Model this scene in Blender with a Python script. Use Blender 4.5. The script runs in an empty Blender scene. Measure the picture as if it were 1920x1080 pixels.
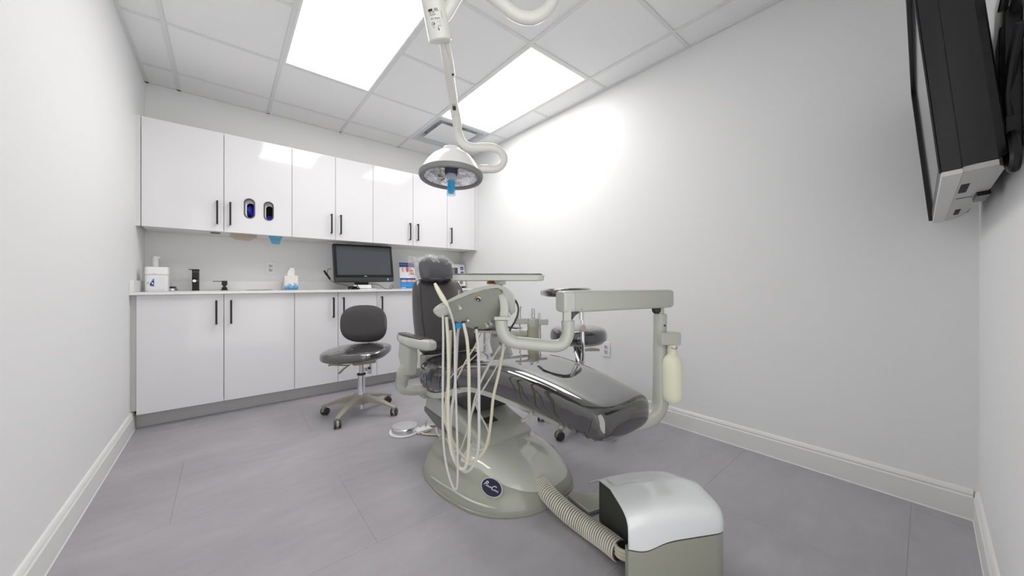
import bpy, bmesh, math, random
from mathutils import Vector, Matrix
random.seed(7)
scene = bpy.context.scene
C = scene.collection

# ------------------------------------------------------------------ camera
CAM_H = 0.97
YAW = math.radians(39.76)
cam_d = bpy.data.cameras.new('camera')
cam_d.sensor_width = 36.0
cam_d.lens = 12.15
cam_d.shift_y = -9.0 / 1920.0
cam_d.clip_start = 0.02
cam = bpy.data.objects.new('camera', cam_d)
cam.location = (0, 0, CAM_H)
cam.rotation_euler = (math.pi / 2, 0, -YAW)
C.objects.link(cam)
scene.camera = cam

# ------------------------------------------------------------------ world, exposure
world = bpy.data.worlds.new('world')
scene.world = world
world.use_nodes = True
world.node_tree.nodes['Background'].inputs[0].default_value = (1.0, 0.99, 0.98, 1)
world.node_tree.nodes['Background'].inputs[1].default_value = 1.9  # added even white fill, entering by the unseen doorway
vs = scene.view_settings
vs.view_transform = 'Standard'
vs.look = 'None'
vs.gamma = 1.0
vs.use_curve_mapping = False
vs.exposure = 0.09
PANEL_STRENGTH = 7.8

# ------------------------------------------------------------------ room measures
XL, XR, YB, YF, H = -0.472, 2.36, 3.87, -0.135, 2.525

FW = Vector((math.sin(YAW), math.cos(YAW), 0))
RT = Vector((math.cos(YAW), -math.sin(YAW), 0))
UP = Vector((0, 0, 1))

def at(px, py, d):
    """point seen at a photo pixel at depth d (metres)"""
    return Vector((0, 0, CAM_H)) + FW * d + RT * ((px - 960) / 648 * d) + UP * ((531 - py) / 648 * d)

# ------------------------------------------------------------------ materials
MATS = {}
def lin(c):
    return tuple(((v / 255) / 12.92 if v / 255 <= 0.04045 else ((v / 255 + 0.055) / 1.055) ** 2.4) for v in c)

def mat(name, rgb, rough=0.5, metal=0.0, coat=0.0, coat_rough=0.05, bump=None, spec=0.5, noise=None, trans=0.0, ior=1.45, coat_ior=1.5):
    m = bpy.data.materials.new(name)
    m.use_nodes = True
    nt = m.node_tree
    b = nt.nodes['Principled BSDF']
    b.inputs['Base Color'].default_value = (*rgb, 1)
    b.inputs['Roughness'].default_value = rough
    b.inputs['Metallic'].default_value = metal
    b.inputs['Coat Weight'].default_value = coat
    b.inputs['Coat Roughness'].default_value = coat_rough
    b.inputs['Specular IOR Level'].default_value = spec
    b.inputs['IOR'].default_value = ior
    b.inputs['Coat IOR'].default_value = coat_ior
    b.inputs['Transmission Weight'].default_value = trans
    tc = nt.nodes.new('ShaderNodeTexCoord')
    if noise:                                  # (scale, amount, detail)
        n = nt.nodes.new('ShaderNodeTexNoise')
        n.inputs['Scale'].default_value = noise[0]
        n.inputs['Detail'].default_value = noise[2]
        nt.links.new(tc.outputs['Object'], n.inputs['Vector'])
        r = nt.nodes.new('ShaderNodeMapRange')
        r.inputs['From Min'].default_value = 0.3
        r.inputs['From Max'].default_value = 0.7
        r.inputs['To Min'].default_value = 1 - noise[1]
        r.inputs['To Max'].default_value = 1 + noise[1]
        nt.links.new(n.outputs['Fac'], r.inputs['Value'])
        mx = nt.nodes.new('ShaderNodeVectorMath')
        mx.operation = 'SCALE'
        mx.inputs[0].default_value = rgb
        nt.links.new(r.outputs['Result'], mx.inputs['Scale'])
        nt.links.new(mx.outputs['Vector'], b.inputs['Base Color'])
    if bump:                                   # (scale, strength, distance, stretch xyz)
        n = nt.nodes.new('ShaderNodeTexNoise')
        n.inputs['Scale'].default_value = bump[0]
        n.inputs['Detail'].default_value = 3
        mp = nt.nodes.new('ShaderNodeMapping')
        if len(bump) > 3:
            mp.inputs['Scale'].default_value = bump[3]
        nt.links.new(tc.outputs['Object'], mp.inputs['Vector'])
        nt.links.new(mp.outputs['Vector'], n.inputs['Vector'])
        bp = nt.nodes.new('ShaderNodeBump')
        bp.inputs['Strength'].default_value = bump[1]
        bp.inputs['Distance'].default_value = bump[2]
        nt.links.new(n.outputs['Fac'], bp.inputs['Height'])
        nt.links.new(bp.outputs['Normal'], b.inputs['Normal'])
        if coat:
            nt.links.new(bp.outputs['Normal'], b.inputs['Coat Normal'])
    MATS[name] = m
    return m

def emit(name, rgb, s):
    m = bpy.data.materials.new(name)
    m.use_nodes = True
    nt = m.node_tree
    nt.nodes.remove(nt.nodes['Principled BSDF'])
    e = nt.nodes.new('ShaderNodeEmission')
    e.inputs[0].default_value = (*rgb, 1)
    e.inputs[1].default_value = s
    nt.links.new(e.outputs[0], nt.nodes['Material Output'].inputs[0])
    return m

def film(name, alpha, rgb=(0.95, 0.96, 1.0), rough=0.08, bump=None, ior=1.45):
    """thin clear plastic: mostly see-through, glossy where it is steep"""
    m = mat(name, rgb, rough=0.4, spec=0.3, bump=bump)
    nt = m.node_tree
    pb = nt.nodes['Principled BSDF']
    t = nt.nodes.new('ShaderNodeBsdfTransparent')
    g = nt.nodes.new('ShaderNodeBsdfGlossy')
    g.inputs['Roughness'].default_value = rough
    fr = nt.nodes.new('ShaderNodeFresnel')
    ge = nt.nodes.new('ShaderNodeNewGeometry')
    mr = nt.nodes.new('ShaderNodeMapRange')
    mr.inputs['To Min'].default_value = ior
    mr.inputs['To Max'].default_value = 1 / ior
    nt.links.new(ge.outputs['Backfacing'], mr.inputs['Value'])
    nt.links.new(mr.outputs['Result'], fr.inputs['IOR'])
    if pb.inputs['Normal'].is_linked:
        nl = pb.inputs['Normal'].links[0].from_socket
        nt.links.new(nl, g.inputs['Normal'])
        nt.links.new(nl, fr.inputs['Normal'])
    mx = nt.nodes.new('ShaderNodeMixShader')
    mx.inputs[0].default_value = alpha
    nt.links.new(t.outputs[0], mx.inputs[1])
    nt.links.new(pb.outputs[0], mx.inputs[2])
    m2 = nt.nodes.new('ShaderNodeMixShader')
    nt.links.new(fr.outputs[0], m2.inputs[0])
    nt.links.new(mx.outputs[0], m2.inputs[1])
    nt.links.new(g.outputs[0], m2.inputs[2])
    nt.links.new(m2.outputs[0], nt.nodes['Material Output'].inputs[0])
    return m

M_wall = mat('wall paint', lin((240, 240, 240)), 0.6, bump=(160, 0.012, 0.002))
M_base = mat('baseboard paint', lin((236, 235, 233)), 0.4)
M_ceil = mat('ceiling tile', lin((249, 249, 249)), 0.9, bump=(400, 0.12, 0.002))
M_grid = mat('ceiling grid metal', lin((234, 234, 234)), 0.5)
M_cab = mat('white gloss laminate', lin((233, 232, 234)), 0.07, spec=0.5)
M_carc = mat('white cabinet carcass', lin((226, 225, 224)), 0.4)
M_gap = mat('dark cabinet gap', lin((90, 90, 90)), 0.8)
M_toe = mat('grey toe kick', lin((196, 195, 194)), 0.3)
M_top = mat('white quartz', lin((242, 241, 240)), 0.2)
M_black = mat('matt black metal', lin((32, 32, 34)), 0.45)
M_blackp = mat('black plastic', lin((16, 16, 17)), 0.3)
M_satin = mat('satin black shell', lin((30, 30, 33)), 0.3, bump=(900, 0.05, 0.001))
M_screen = mat('black glass', lin((52, 55, 60)), 0.06, spec=0.6)
M_monscr = mat('grey monitor glass', lin((78, 81, 86)), 0.05, spec=0.5)
M_bezel = mat('charcoal bezel', lin((56, 57, 58)), 0.35)
M_silver = mat('silver grey plastic', lin((190, 190, 188)), 0.4)
M_chrome = mat('chrome', (0.82, 0.83, 0.85), 0.07, metal=1.0)
M_steel = mat('brushed steel', (0.62, 0.62, 0.62), 0.28, metal=1.0)
M_vinyl = mat('dark vinyl under clear film', lin((32, 30, 30)), 0.06, coat=1.0, coat_rough=0.02, bump=(6, 0.06, 0.010, (1.0, 1.4, 0.5)), ior=1.6, coat_ior=2.0)
M_vinylb = mat('dark backrest vinyl under film', lin((56, 53, 53)), 0.3, coat=1.0, coat_rough=0.05, bump=(6, 0.12, 0.010, (1.0, 1.4, 0.7)))
M_vinylw = mat('dark vinyl under wrinkled film', lin((56, 54, 55)), 0.16, coat=1.0, coat_rough=0.04, bump=(36, 0.32, 0.012, (1.0, 1.0, 0.25)), ior=1.6, coat_ior=1.8)
M_vinylm = mat('dark vinyl', lin((66, 63, 63)), 0.36, coat=0.5, coat_rough=0.12, bump=(5, 0.08, 0.01))
M_head = mat('dark blue grey vinyl', lin((46, 45, 50)), 0.5, bump=(7, 0.12, 0.01))
M_seam = mat('black piping', lin((38, 37, 38)), 0.5)
M_grn = mat('grey green plastic', lin((186, 188, 179)), 0.26, coat=0.25, coat_rough=0.1)
M_grn2 = mat('darker grey green plastic', lin((156, 158, 145)), 0.24, coat=0.3, coat_rough=0.1)
M_grnl = mat('pale grey green gloss plastic', lin((196, 199, 190)), 0.1, coat=0.6, coat_rough=0.04)
M_boxtop = mat('pale grey gloss plastic', lin((232, 235, 236)), 0.1, coat=0.6, coat_rough=0.04)
M_stool = mat('taupe nylon', lin((158, 156, 142)), 0.35)
M_cream = mat('cream rubber hose', lin((214, 211, 197)), 0.4)
M_hoseg = mat('pale grey hose', lin((204, 204, 200)), 0.4)
M_cream2 = mat('yellowed cream hose', lin((212, 208, 184)), 0.4)
M_bottle = mat('milky bottle', lin((236, 235, 212)), 0.35)
M_white = mat('white plastic', lin((242, 242, 242)), 0.3)
M_lampw = mat('white enamel', lin((246, 246, 245)), 0.2, coat=0.4)
M_arm = mat('off white arm', lin((226, 226, 220)), 0.3, coat=0.3)
M_rim = mat('grey rubber rim', lin((136, 136, 136)), 0.45)
M_refl = mat('faceted reflector', (0.9, 0.9, 0.92), 0.12, metal=1.0, bump=(26, 0.5, 0.02))
M_blue = mat('blue translucent plastic', lin((20, 150, 214)), 0.2, spec=0.5)
M_glove = mat('cobalt nitrile gloves', lin((28, 44, 200)), 0.5, bump=(40, 0.5, 0.01))
M_navy = mat('navy enamel', lin((36, 40, 66)), 0.25)
M_paper = mat('white tissue', lin((246, 246, 246)), 0.9)
M_tan = mat('tan paper', lin((244, 230, 214)), 0.8)
M_tape = mat('blue barrier film', lin((140, 212, 246)), 0.4)
M_dark = mat('dark interior', lin((40, 40, 40)), 0.8)
M_mat = mat('grey mat surface', lin((120, 120, 116)), 0.7)  # plain grey of the flat mat on the worktop
M_film = film('clear plastic film', 0.065, bump=(24, 0.7, 0.02))
M_film2 = film('clear plastic sheet', 0.27, bump=(14, 0.4, 0.02))
M_lampglass = film('clear lamp lens', 0.02, rough=0.03)
M_panel = emit('led panel', (1.0, 0.995, 0.985), PANEL_STRENGTH)
M_lblue = mat('light blue print', lin((38, 140, 214)), 0.35)
M_dblue = mat('dark blue print', lin((18, 70, 130)), 0.35)
M_pink = mat('pink print', lin((232, 176, 172)), 0.4)
M_red = mat('red print', lin((214, 92, 110)), 0.4)
M_yel = mat('yellow print', lin((226, 214, 84)), 0.4)
M_ltxt = mat('pale print', lin((235, 238, 244)), 0.4)
M_ink = mat('dark ink', lin((60, 58, 60)), 0.5)
M_inkl = mat('grey ink', lin((140, 136, 134)), 0.5)
M_purp = mat('purple print', lin((110, 60, 160)), 0.4)
M_orange = mat('orange plastic', lin((255, 165, 84)), 0.4)
M_peach = mat('peach plastic', lin((214, 196, 186)), 0.45)
M_sky = mat('sky blue print', lin((130, 182, 216)), 0.4)
M_steelb = mat('steel blue print', lin((84, 140, 180)), 0.4)
M_beige = mat('off white box card', lin((236, 231, 226)), 0.5)

# floor vinyl: cloudy concrete look
M_floor = mat('grey stone look vinyl', lin((168, 165, 170)), 0.42, noise=(2.2, 0.05, 8))
nt = M_floor.node_tree
b = nt.nodes['Principled BSDF']
tc = nt.nodes.new('ShaderNodeTexCoord')
n1 = nt.nodes.new('ShaderNodeTexNoise'); n1.inputs['Scale'].default_value = 1.6; n1.inputs['Detail'].default_value = 9; n1.inputs['Roughness'].default_value = 0.6
n2 = nt.nodes.new('ShaderNodeTexNoise'); n2.inputs['Scale'].default_value = 9; n2.inputs['Detail'].default_value = 8
mp = nt.nodes.new('ShaderNodeMapping'); mp.inputs['Scale'].default_value = (1, 2.2, 1)
nt.links.new(tc.outputs['Object'], mp.inputs['Vector'])
nt.links.new(mp.outputs['Vector'], n1.inputs['Vector']); nt.links.new(mp.outputs['Vector'], n2.inputs['Vector'])
ad = nt.nodes.new('ShaderNodeMath'); ad.operation = 'MULTIPLY_ADD'; ad.inputs[1].default_value = 0.35
nt.links.new(n2.outputs['Fac'], ad.inputs[0]); nt.links.new(n1.outputs['Fac'], ad.inputs[2])
cr = nt.nodes.new('ShaderNodeValToRGB')
cr.color_ramp.elements[0].position = 0.4; cr.color_ramp.elements[0].color = (*lin((155, 152, 157)), 1)
cr.color_ramp.elements[1].position = 0.95; cr.color_ramp.elements[1].color = (*lin((176, 173, 178)), 1)
nt.links.new(ad.outputs[0], cr.inputs[0]); nt.links.new(cr.outputs[0], b.inputs['Base Color'])
M_joint = mat('floor joint', lin((150, 147, 151)), 0.6)

# ------------------------------------------------------------------ mesh helpers
def new():
    return bmesh.new()

def obj(name, bm, m, parent=None, smooth=True, angle=35):
    me = bpy.data.meshes.new(name)
    bmesh.ops.recalc_face_normals(bm, faces=bm.faces[:])
    bm.to_mesh(me)
    bm.free()
    me.materials.append(m)
    if smooth:
        me.shade_smooth()
        me.set_sharp_from_angle(angle=math.radians(angle))
    o = bpy.data.objects.new(name, me)
    if smooth and angle < 180:
        w = o.modifiers.new('weighted', 'WEIGHTED_NORMAL')
        w.keep_sharp = True
        w.weight = 50
    C.objects.link(o)
    if parent is not None:
        o.parent = parent
        if parent.type == 'EMPTY':
            o.matrix_parent_inverse = Matrix.Translation(-Vector(parent.location))
    return o

def tag(o, label, cat, group=None):
    o['label'] = label
    o['category'] = cat
    if group:
        o['group'] = group
    return o

def thing(name, label, cat, loc=(0, 0, 0), group=None):
    o = bpy.data.objects.new(name, None)
    o.empty_display_size = 0.05
    o.location = loc
    C.objects.link(o)
    return tag(o, label, cat, group)

def struct(name, bm, m, **k):
    o = obj(name, bm, m, **k)
    if o.parent is None:
        o['kind'] = 'structure'
    return o

def piece(src, parent, loc):
    c = src.copy()
    c.parent = parent
    c.location = loc
    C.objects.link(c)
    return c

def bevel(bm, geom_edges, r, seg=2):
    if r > 0:
        bmesh.ops.bevel(bm, geom=geom_edges, offset=r, segments=seg, profile=0.5, affect='EDGES', clamp_overlap=True)

def box(bm, x0, x1, y0, y1, z0, z1, r=0.0, seg=2, M=None):
    vs_ = [bm.verts.new(p) for p in ((x0, y0, z0), (x1, y0, z0), (x1, y1, z0), (x0, y1, z0), (x0, y0, z1), (x1, y0, z1), (x1, y1, z1), (x0, y1, z1))]
    fs = [bm.faces.new([vs_[i] for i in q]) for q in ((3, 2, 1, 0), (4, 5, 6, 7), (0, 1, 5, 4), (1, 2, 6, 5), (2, 3, 7, 6), (3, 0, 4, 7))]
    if M is not None:
        for v in vs_:
            v.co = M @ v.co
    es = list({e for f in fs for e in f.edges})
    bevel(bm, es, r, seg)
    return bm

def frame(o, x, y, z):
    """4x4 from an origin and three axes"""
    m = Matrix.Identity(4)
    for i, a in enumerate((x, y, z)):
        a = Vector(a)
        for j in range(3):
            m[j][i] = a[j]
    for j in range(3):
        m[j][3] = o[j]
    return m

def prism(bm, poly, M, depth, r=0.0, seg=2, edge_r=0.0):
    """polygon in local xy extruded along local z"""
    lo = [bm.verts.new(M @ Vector((p[0], p[1], 0))) for p in poly]
    hi = [bm.verts.new(M @ Vector((p[0], p[1], depth))) for p in poly]
    n = len(poly)
    fs = [bm.faces.new(lo[::-1]), bm.faces.new(hi)]
    for i in range(n):
        fs.append(bm.faces.new((lo[i], lo[(i + 1) % n], hi[(i + 1) % n], hi[i])))
    es = list({e for f in fs[:2] for e in f.edges})
    if edge_r:
        es = list({e for f in fs for e in f.edges})
        r = edge_r
    bevel(bm, es, r, seg)

def plate_holes(bm, outline, holes, M, depth):
    """plate with holes, local xy, thickness along z"""
    loops = [outline] + holes
    layers = []
    for z in (0, depth):
        edges = []
        vl = []
        for lp in loops:
            vv = [bm.verts.new((p[0], p[1], z)) for p in lp]
            vl.append(vv)
            for i in range(len(vv)):
                edges.append(bm.edges.new((vv[i], vv[(i + 1) % len(vv)])))
        bmesh.ops.triangle_fill(bm, edges=edges, use_beauty=True, normal=(0, 0, 1))
        layers.append(vl)
    for a, b_ in zip(*layers):
        n = len(a)
        for i in range(n):
            bm.faces.new((a[i], a[(i + 1) % n], b_[(i + 1) % n], b_[i]))
    bmesh.ops.transform(bm, matrix=M, verts=bm.verts[:])

def catmull(pts, k=6):
    pts = [Vector(p) for p in pts]
    if len(pts) < 3:
        return pts
    out = []
    P = [2 * pts[0] - pts[1]] + pts + [2 * pts[-1] - pts[-2]]
    for i in range(1, len(P) - 2):
        p0, p1, p2, p3 = P[i - 1:i + 3]
        for j in range(k):
            t = j / k
            out.append(0.5 * ((2 * p1) + (p2 - p0) * t + (2 * p0 - 5 * p1 + 4 * p2 - p3) * t * t + (3 * p1 - p0 - 3 * p2 + p3) * t ** 3))
    out.append(pts[-1])
    return out

def tube(bm, pts, r, n=12, smooth=0, rs=None, flat=1.0, cap=True):
    """tube along points; r a number or list per input point (linear along path); flat squashes across"""
    if smooth:
        q = catmull(pts, smooth)
        if isinstance(r, (list, tuple)):
            rr = []
            for i in range(len(q)):
                f = i / smooth
                a = min(int(f), len(r) - 2)
                rr.append(r[a] + (r[a + 1] - r[a]) * (f - a))
            r = rr
        pts = q
    pts = [Vector(p) for p in pts]
    N = len(pts)
    if not isinstance(r, (list, tuple)):
        r = [r] * N
    tan = [(pts[min(i + 1, N - 1)] - pts[max(i - 1, 0)]).normalized() for i in range(N)]
    ref = Vector((0, 0, 1)) if abs(tan[0].z) < 0.9 else Vector((1, 0, 0))
    nrm = (ref - tan[0] * ref.dot(tan[0])).normalized()
    rings = []
    for i in range(N):
        if i:
            nrm = (nrm - tan[i] * nrm.dot(tan[i]))
            nrm.normalize()
        bn = tan[i].cross(nrm)
        rings.append([bm.verts.new(pts[i] + (nrm * math.cos(2 * math.pi * k / n) + bn * math.sin(2 * math.pi * k / n) * flat) * r[i]) for k in range(n)])
    for i in range(N - 1):
        for k in range(n):
            bm.faces.new((rings[i][k], rings[i][(k + 1) % n], rings[i + 1][(k + 1) % n], rings[i + 1][k]))
    if cap:
        bm.faces.new(rings[0][::-1])
        bm.faces.new(rings[-1])
    return bm

def lathe(bm, prof, M=None, n=32, cap=True):
    """profile of (radius, z) turned about local z"""
    rings = []
    for (r, z) in prof:
        if r < 1e-6:
            v = Vector((0, 0, z))
            rings.append([bm.verts.new(M @ v if M else v)])
        else:
            ring = []
            for k in range(n):
                a = 2 * math.pi * k / n
                v = Vector((r * math.cos(a), r * math.sin(a), z))
                ring.append(bm.verts.new(M @ v if M else v))
            rings.append(ring)
    for a, b_ in zip(rings, rings[1:]):
        if len(a) == 1 and len(b_) == 1:
            continue
        for k in range(n):
            k2 = (k + 1) % n
            if len(a) == 1:
                bm.faces.new((a[0], b_[k2], b_[k]))
            elif len(b_) == 1:
                bm.faces.new((a[k], a[k2], b_[0]))
            else:
                bm.faces.new((a[k], a[k2], b_[k2], b_[k]))
    if cap:
        if len(rings[0]) > 1:
            bm.faces.new(rings[0][::-1])
        if len(rings[-1]) > 1:
            bm.faces.new(rings[-1])
    return bm

def sgnpow(v, e):
    return math.copysign(abs(v) ** e, v)

def loft(bm, rings, cap=True):
    V = [[bm.verts.new(p) for p in r] for r in rings]
    n = len(V[0])
    for a, b_ in zip(V, V[1:]):
        for k in range(n):
            bm.faces.new((a[k], a[(k + 1) % n], b_[(k + 1) % n], b_[k]))
    if cap:
        bm.faces.new(V[0][::-1])
        bm.faces.new(V[-1])
    return bm

def se_ring(c, ux, uy, a, b_, e=2.6, n=40):
    """superellipse ring"""
    out = []
    for k in range(n):
        t = 2 * math.pi * k / n
        out.append(Vector(c) + Vector(ux) * (a * sgnpow(math.cos(t), 2 / e)) + Vector(uy) * (b_ * sgnpow(math.sin(t), 2 / e)))
    return out

def pillow(bm, c, ux, uy, uz, a, b_, h, e=2.6, ez=2.5, n=48, rings=12, bow=0.0):
    """superellipse pad: outline a x b in ux, uy; half thickness h along uz; bow bends it along ux"""
    c, ux, uy, uz = Vector(c), Vector(ux), Vector(uy), Vector(uz)
    R = []
    for i in range(1, rings):
        ph = -math.pi / 2 + math.pi * i / rings
        s = abs(math.cos(ph)) ** (2 / ez)
        z = sgnpow(math.sin(ph), 2 / ez) * h
        ring = []
        for k in range(n):
            t = 2 * math.pi * k / n
            x = a * s * sgnpow(math.cos(t), 2 / e)
            y = b_ * s * sgnpow(math.sin(t), 2 / e)
            ring.append(c + ux * x + uy * y + uz * (z + bow * (x / a) ** 2))
        R.append(ring)
    loft(bm, R)
    return bm

def text_mesh(body, size, M, m, name, parent, extr=0.0004, shear=0.0):
    cu = bpy.data.curves.new(name, 'FONT')
    cu.body = body
    cu.size = size
    cu.extrude = extr
    cu.shear = shear
    cu.align_x = 'CENTER'
    cu.align_y = 'CENTER'
    cu.resolution_u = 3
    t = bpy.data.objects.new(name, cu)
    C.objects.link(t)
    dg = bpy.context.evaluated_depsgraph_get()
    me = bpy.data.meshes.new_from_object(t.evaluated_get(dg))
    bpy.data.objects.remove(t)
    me.transform(M)
    me.materials.clear()
    me.materials.append(m)
    o = bpy.data.objects.new(name, me)
    C.objects.link(o)
    o.parent = parent
    if parent.type == 'EMPTY':
        o.matrix_parent_inverse = Matrix.Translation(-Vector(parent.location))
    return o

# ================================================================== ROOM SHELL
T = 0.1
struct('wall_back', box(new(), XL - T, XR + T, YB, YB + T, -0.05, H + 0.15), M_wall)
struct('wall_left', box(new(), XL - T, XL, YF - T, YB, -0.05, H + 0.15), M_wall)
struct('wall_right', box(new(), XR, XR + T, YF - T, YB, -0.05, H + 0.15), M_wall)
# near wall with an unseen doorway behind the camera, opened for soft fill light
DX0, DX1, DZ = -0.40, 0.80, 2.13
bm = new()
plate_holes(bm, [(XL, -0.05), (DX0, -0.05), (DX0, DZ), (DX1, DZ), (DX1, -0.05), (XR, -0.05), (XR, H + 0.15), (XL, H + 0.15)], [], frame((0, YF, 0), (1, 0, 0), (0, 0, 1), (0, -1, 0)), T)
struct('wall_front', bm, M_wall, smooth=False)

# floor: slab with vinyl tiles laid on it
floor = struct('floor', box(new(), XL - T, XR + T, YF - T, YB + T, -0.05, -0.0025), M_joint, smooth=False)
PY, PX = 0.635, 1.22
row = 0
y = 0.045 - PY
src = {}
while y < YB:
    y0, y1 = max(y, YF), min(y + PY, YB)
    off = 1.66 - PX * (0.5 if row % 2 == 0 else 1.0)
    x = off - 3 * PX
    while x < XR:
        x0, x1 = max(x, XL), min(x + PX, XR)
        if x1 - x0 > 0.02 and y1 - y0 > 0.02:
            bm = box(new(), x0 + 0.0003, x1 - 0.0003, y0 + 0.0003, y1 - 0.0003, -0.0025, 0.0)
            obj('floor_tile', bm, M_floor, floor, smooth=False)
        x += PX
    y += PY
    row += 1

# ceiling: slab above, grid of tees, lay-in tiles
ceil = struct('ceiling', box(new(), XL - T, XR + T, YF - T, YB + T, H + 0.06, H + 0.15), M_ceil, smooth=False)
TX = [0.308, 0.918, 1.528, 2.138]
TX = [-0.282] + TX
TY = [0.375, 1.01, 1.645, 2.28, 2.915, 3.55]
LIGHTS = [(0.308, 0.918), (1.528, 2.138)]
xs = [XL] + TX + [XR]
ys = [YF] + TY + [YB]
W = 0.012
for x in TX:
    obj('grid_tee', box(new(), x - W, x + W, YF, YB, H - 0.002, H + 0.03), M_grid, ceil, smooth=False)
for yy in TY:
    for a, b_ in zip(xs, xs[1:]):
        if abs(yy - 2.28) < 0.01 and any(abs(a - l[0]) < 0.01 for l in LIGHTS):
            continue
        obj('grid_cross_tee', box(new(), a + (W if a > XL else 0), b_ - (W if b_ < XR else 0), yy - W, yy + W, H - 0.001, H + 0.03), M_grid, ceil, smooth=False)
# wall angle trim
bm = new()
box(bm, XL, XL + 0.022, YF, YB, H - 0.002, H + 0.02)
box(bm, XR - 0.022, XR, YF, YB, H - 0.002, H + 0.02)
obj('wall_angle', bm, M_grid, ceil, smooth=False)
bm = new()
box(bm, XL, XR, YB - 0.022, YB, H - 0.002, H + 0.02)
box(bm, XL, XR, YF, YF + 0.022, H - 0.002, H + 0.02)
obj('wall_angle', bm, M_grid, ceil, smooth=False)
for i, (a, b_) in enumerate(zip(xs, xs[1:])):
    for j, (c, d) in enumerate(zip(ys, ys[1:])):
        lit = any(abs(a - l[0]) < 0.01 for l in LIGHTS) and 1.6 < c < 2.5
        vent = abs(a - 1.528) < 0.01 and abs(c - 2.915) < 0.01
        if lit or vent:
            continue
        g = 0.0125
        bm = box(new(), a + g, b_ - g, c + g, d - g, H + 0.0035, H + 0.02)
        obj('ceiling_tile', bm, M_ceil, ceil, smooth=False)

# baseboards with a stepped top
def baseboard(name, p0, p1, inward):
    p0, p1, inw = Vector(p0), Vector(p1), Vector(inward)
    prof = [(0, 0), (0.015, 0), (0.015, 0.093), (0.0105, 0.100), (0.0125, 0.106), (0.0105, 0.114), (0.006, 0.121), (0.0, 0.124)]
    bm = new()
    rings = [[p + inw * q[0] + UP * q[1] for q in prof] for p in (p0, p1)]
    loft(bm, rings)
    o = struct(name, bm, M_base, angle=20)
    bm = new()
    s = (p1 - p0).normalized()
    rings = [[p + inw * q[0] + UP * q[1] for q in ((0.0148, 0), (0.0175, 0), (0.0160, 0.004), (0.0148, 0.004))] for p in (p0, p1)]
    loft(bm, rings)
    obj('caulk_line', bm, M_white, o)
    return o
baseboard('baseboard_left', (XL, YF + 0.015, 0), (XL, 3.385, 0), (1, 0, 0))
baseboard('baseboard_right', (XR, YF + 0.015, 0), (XR, 3.30, 0), (-1, 0, 0))
baseboard('baseboard_front', (DX1 + 0.07, YF, 0), (XR, YF, 0), (0, 1, 0))
bm = new()
box(bm, DX1, DX1 + 0.07, YF, YF + 0.014, 0, DZ + 0.07)
box(bm, DX0 - 0.07, DX0, YF, YF + 0.014, 0, DZ + 0.07)
box(bm, DX0, DX1, YF, YF + 0.014, DZ, DZ + 0.07)
struct('trim_1', bm, M_base, smooth=False)

# ================================================================== CEILING LIGHTS, DIFFUSER
for (x0, x1), lab in zip(LIGHTS, ('white LED ceiling panel left of the lamp arm, cut by the photo top',
                                  'white LED ceiling panel beside the right wall, behind the lamp arm')):
    y0, y1 = 1.645, 2.915
    t = thing('ceiling_light', lab, 'light', ((x0 + x1) / 2, (y0 + y1) / 2, H), 'LED panels in the ceiling grid')
    bm = new()
    g = 0.0125
    for q in ((x0 + g, x1 - g, y0 + g, y0 + g + 0.014), (x0 + g, x1 - g, y1 - g - 0.014, y1 - g),
              (x0 + g, x0 + g + 0.014, y0 + g + 0.014, y1 - g - 0.014), (x1 - g - 0.014, x1 - g, y0 + g + 0.014, y1 - g - 0.014)):
        box(bm, *q, H - 0.001, H + 0.03)
    obj('frame', bm, M_white, t, smooth=False)
    bm = box(new(), x0 + g + 0.0142, x1 - g - 0.0142, y0 + g + 0.0142, y1 - g - 0.0142, H + 0.002, H + 0.01)
    obj('diffuser', bm, M_panel, t, smooth=False)

t = thing('air_diffuser', 'square white ceiling air vent with flat centre plate, at the right panel end', 'vent', (1.83, 3.23, H))
x0, x1, y0, y1 = 1.542, 2.124, 2.929, 3.536
def sqring(i, z):
    return [Vector((x0 + i, y0 + i, z)), Vector((x1 - i, y0 + i, z)), Vector((x1 - i, y1 - i, z)), Vector((x0 + i, y1 - i, z))]
bm = new()
loft(bm, [sqring(0.0, H + 0.01), sqring(0.0, H), sqring(0.035, H), sqring(0.085, H + 0.05), sqring(0.10, H + 0.05)], cap=False)
obj('cone', bm, mat('vent enamel', lin((206, 210, 216)), 0.4), t, smooth=False)
bm = box(new(), x0 + 0.088, x1 - 0.088, y0 + 0.1, y1 - 0.1, H + 0.002, H + 0.008, r=0.002)
obj('plate', bm, M_white, t)
for sx in (x0 + 0.11, x1 - 0.11):
    obj('screw', lathe(new(), [(0.004, -0.002), (0.004, 0.0)], Matrix.Translation((sx, y0 + 0.06, H + 0.027)), 8), M_steel, t)

# ================================================================== CABINETS
UY, UZ0, UZ1 = 3.50, 1.370, 2.136
BYF, BZ0, BZ1 = 3.31, 0.105, 0.893
G = 0.0016

def handle(parent, x, yf, z0, z1):
    bm = new()
    box(bm, x - 0.006, x + 0.006, yf - 0.036, yf - 0.024, z0, z1, r=0.0012)
    for z in (z0 + 0.006, z1 - 0.006):
        box(bm, x - 0.005, x + 0.005, yf - 0.025, yf - 0.0005, z - 0.005, z + 0.005)
    return obj('handle', bm, M_black, parent)

def carcass(x0, x1, y0, y1, z0, z1, root):
    bm = new()
    w = 0.016
    box(bm, x0, x0 + w, y0, y1, z0, z1)
    box(bm, x1 - w, x1, y0, y1, z0, z1)
    box(bm, x0 + w, x1 - w, y0, y1, z0, z0 + w)
    box(bm, x0 + w, x1 - w, y0, y1, z1 - w, z1)
    box(bm, x0 + w, x1 - w, y1 - 0.008, y1, z0 + w, z1 - w)
    return obj('carcass', bm, M_carc, root, smooth=False)

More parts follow.
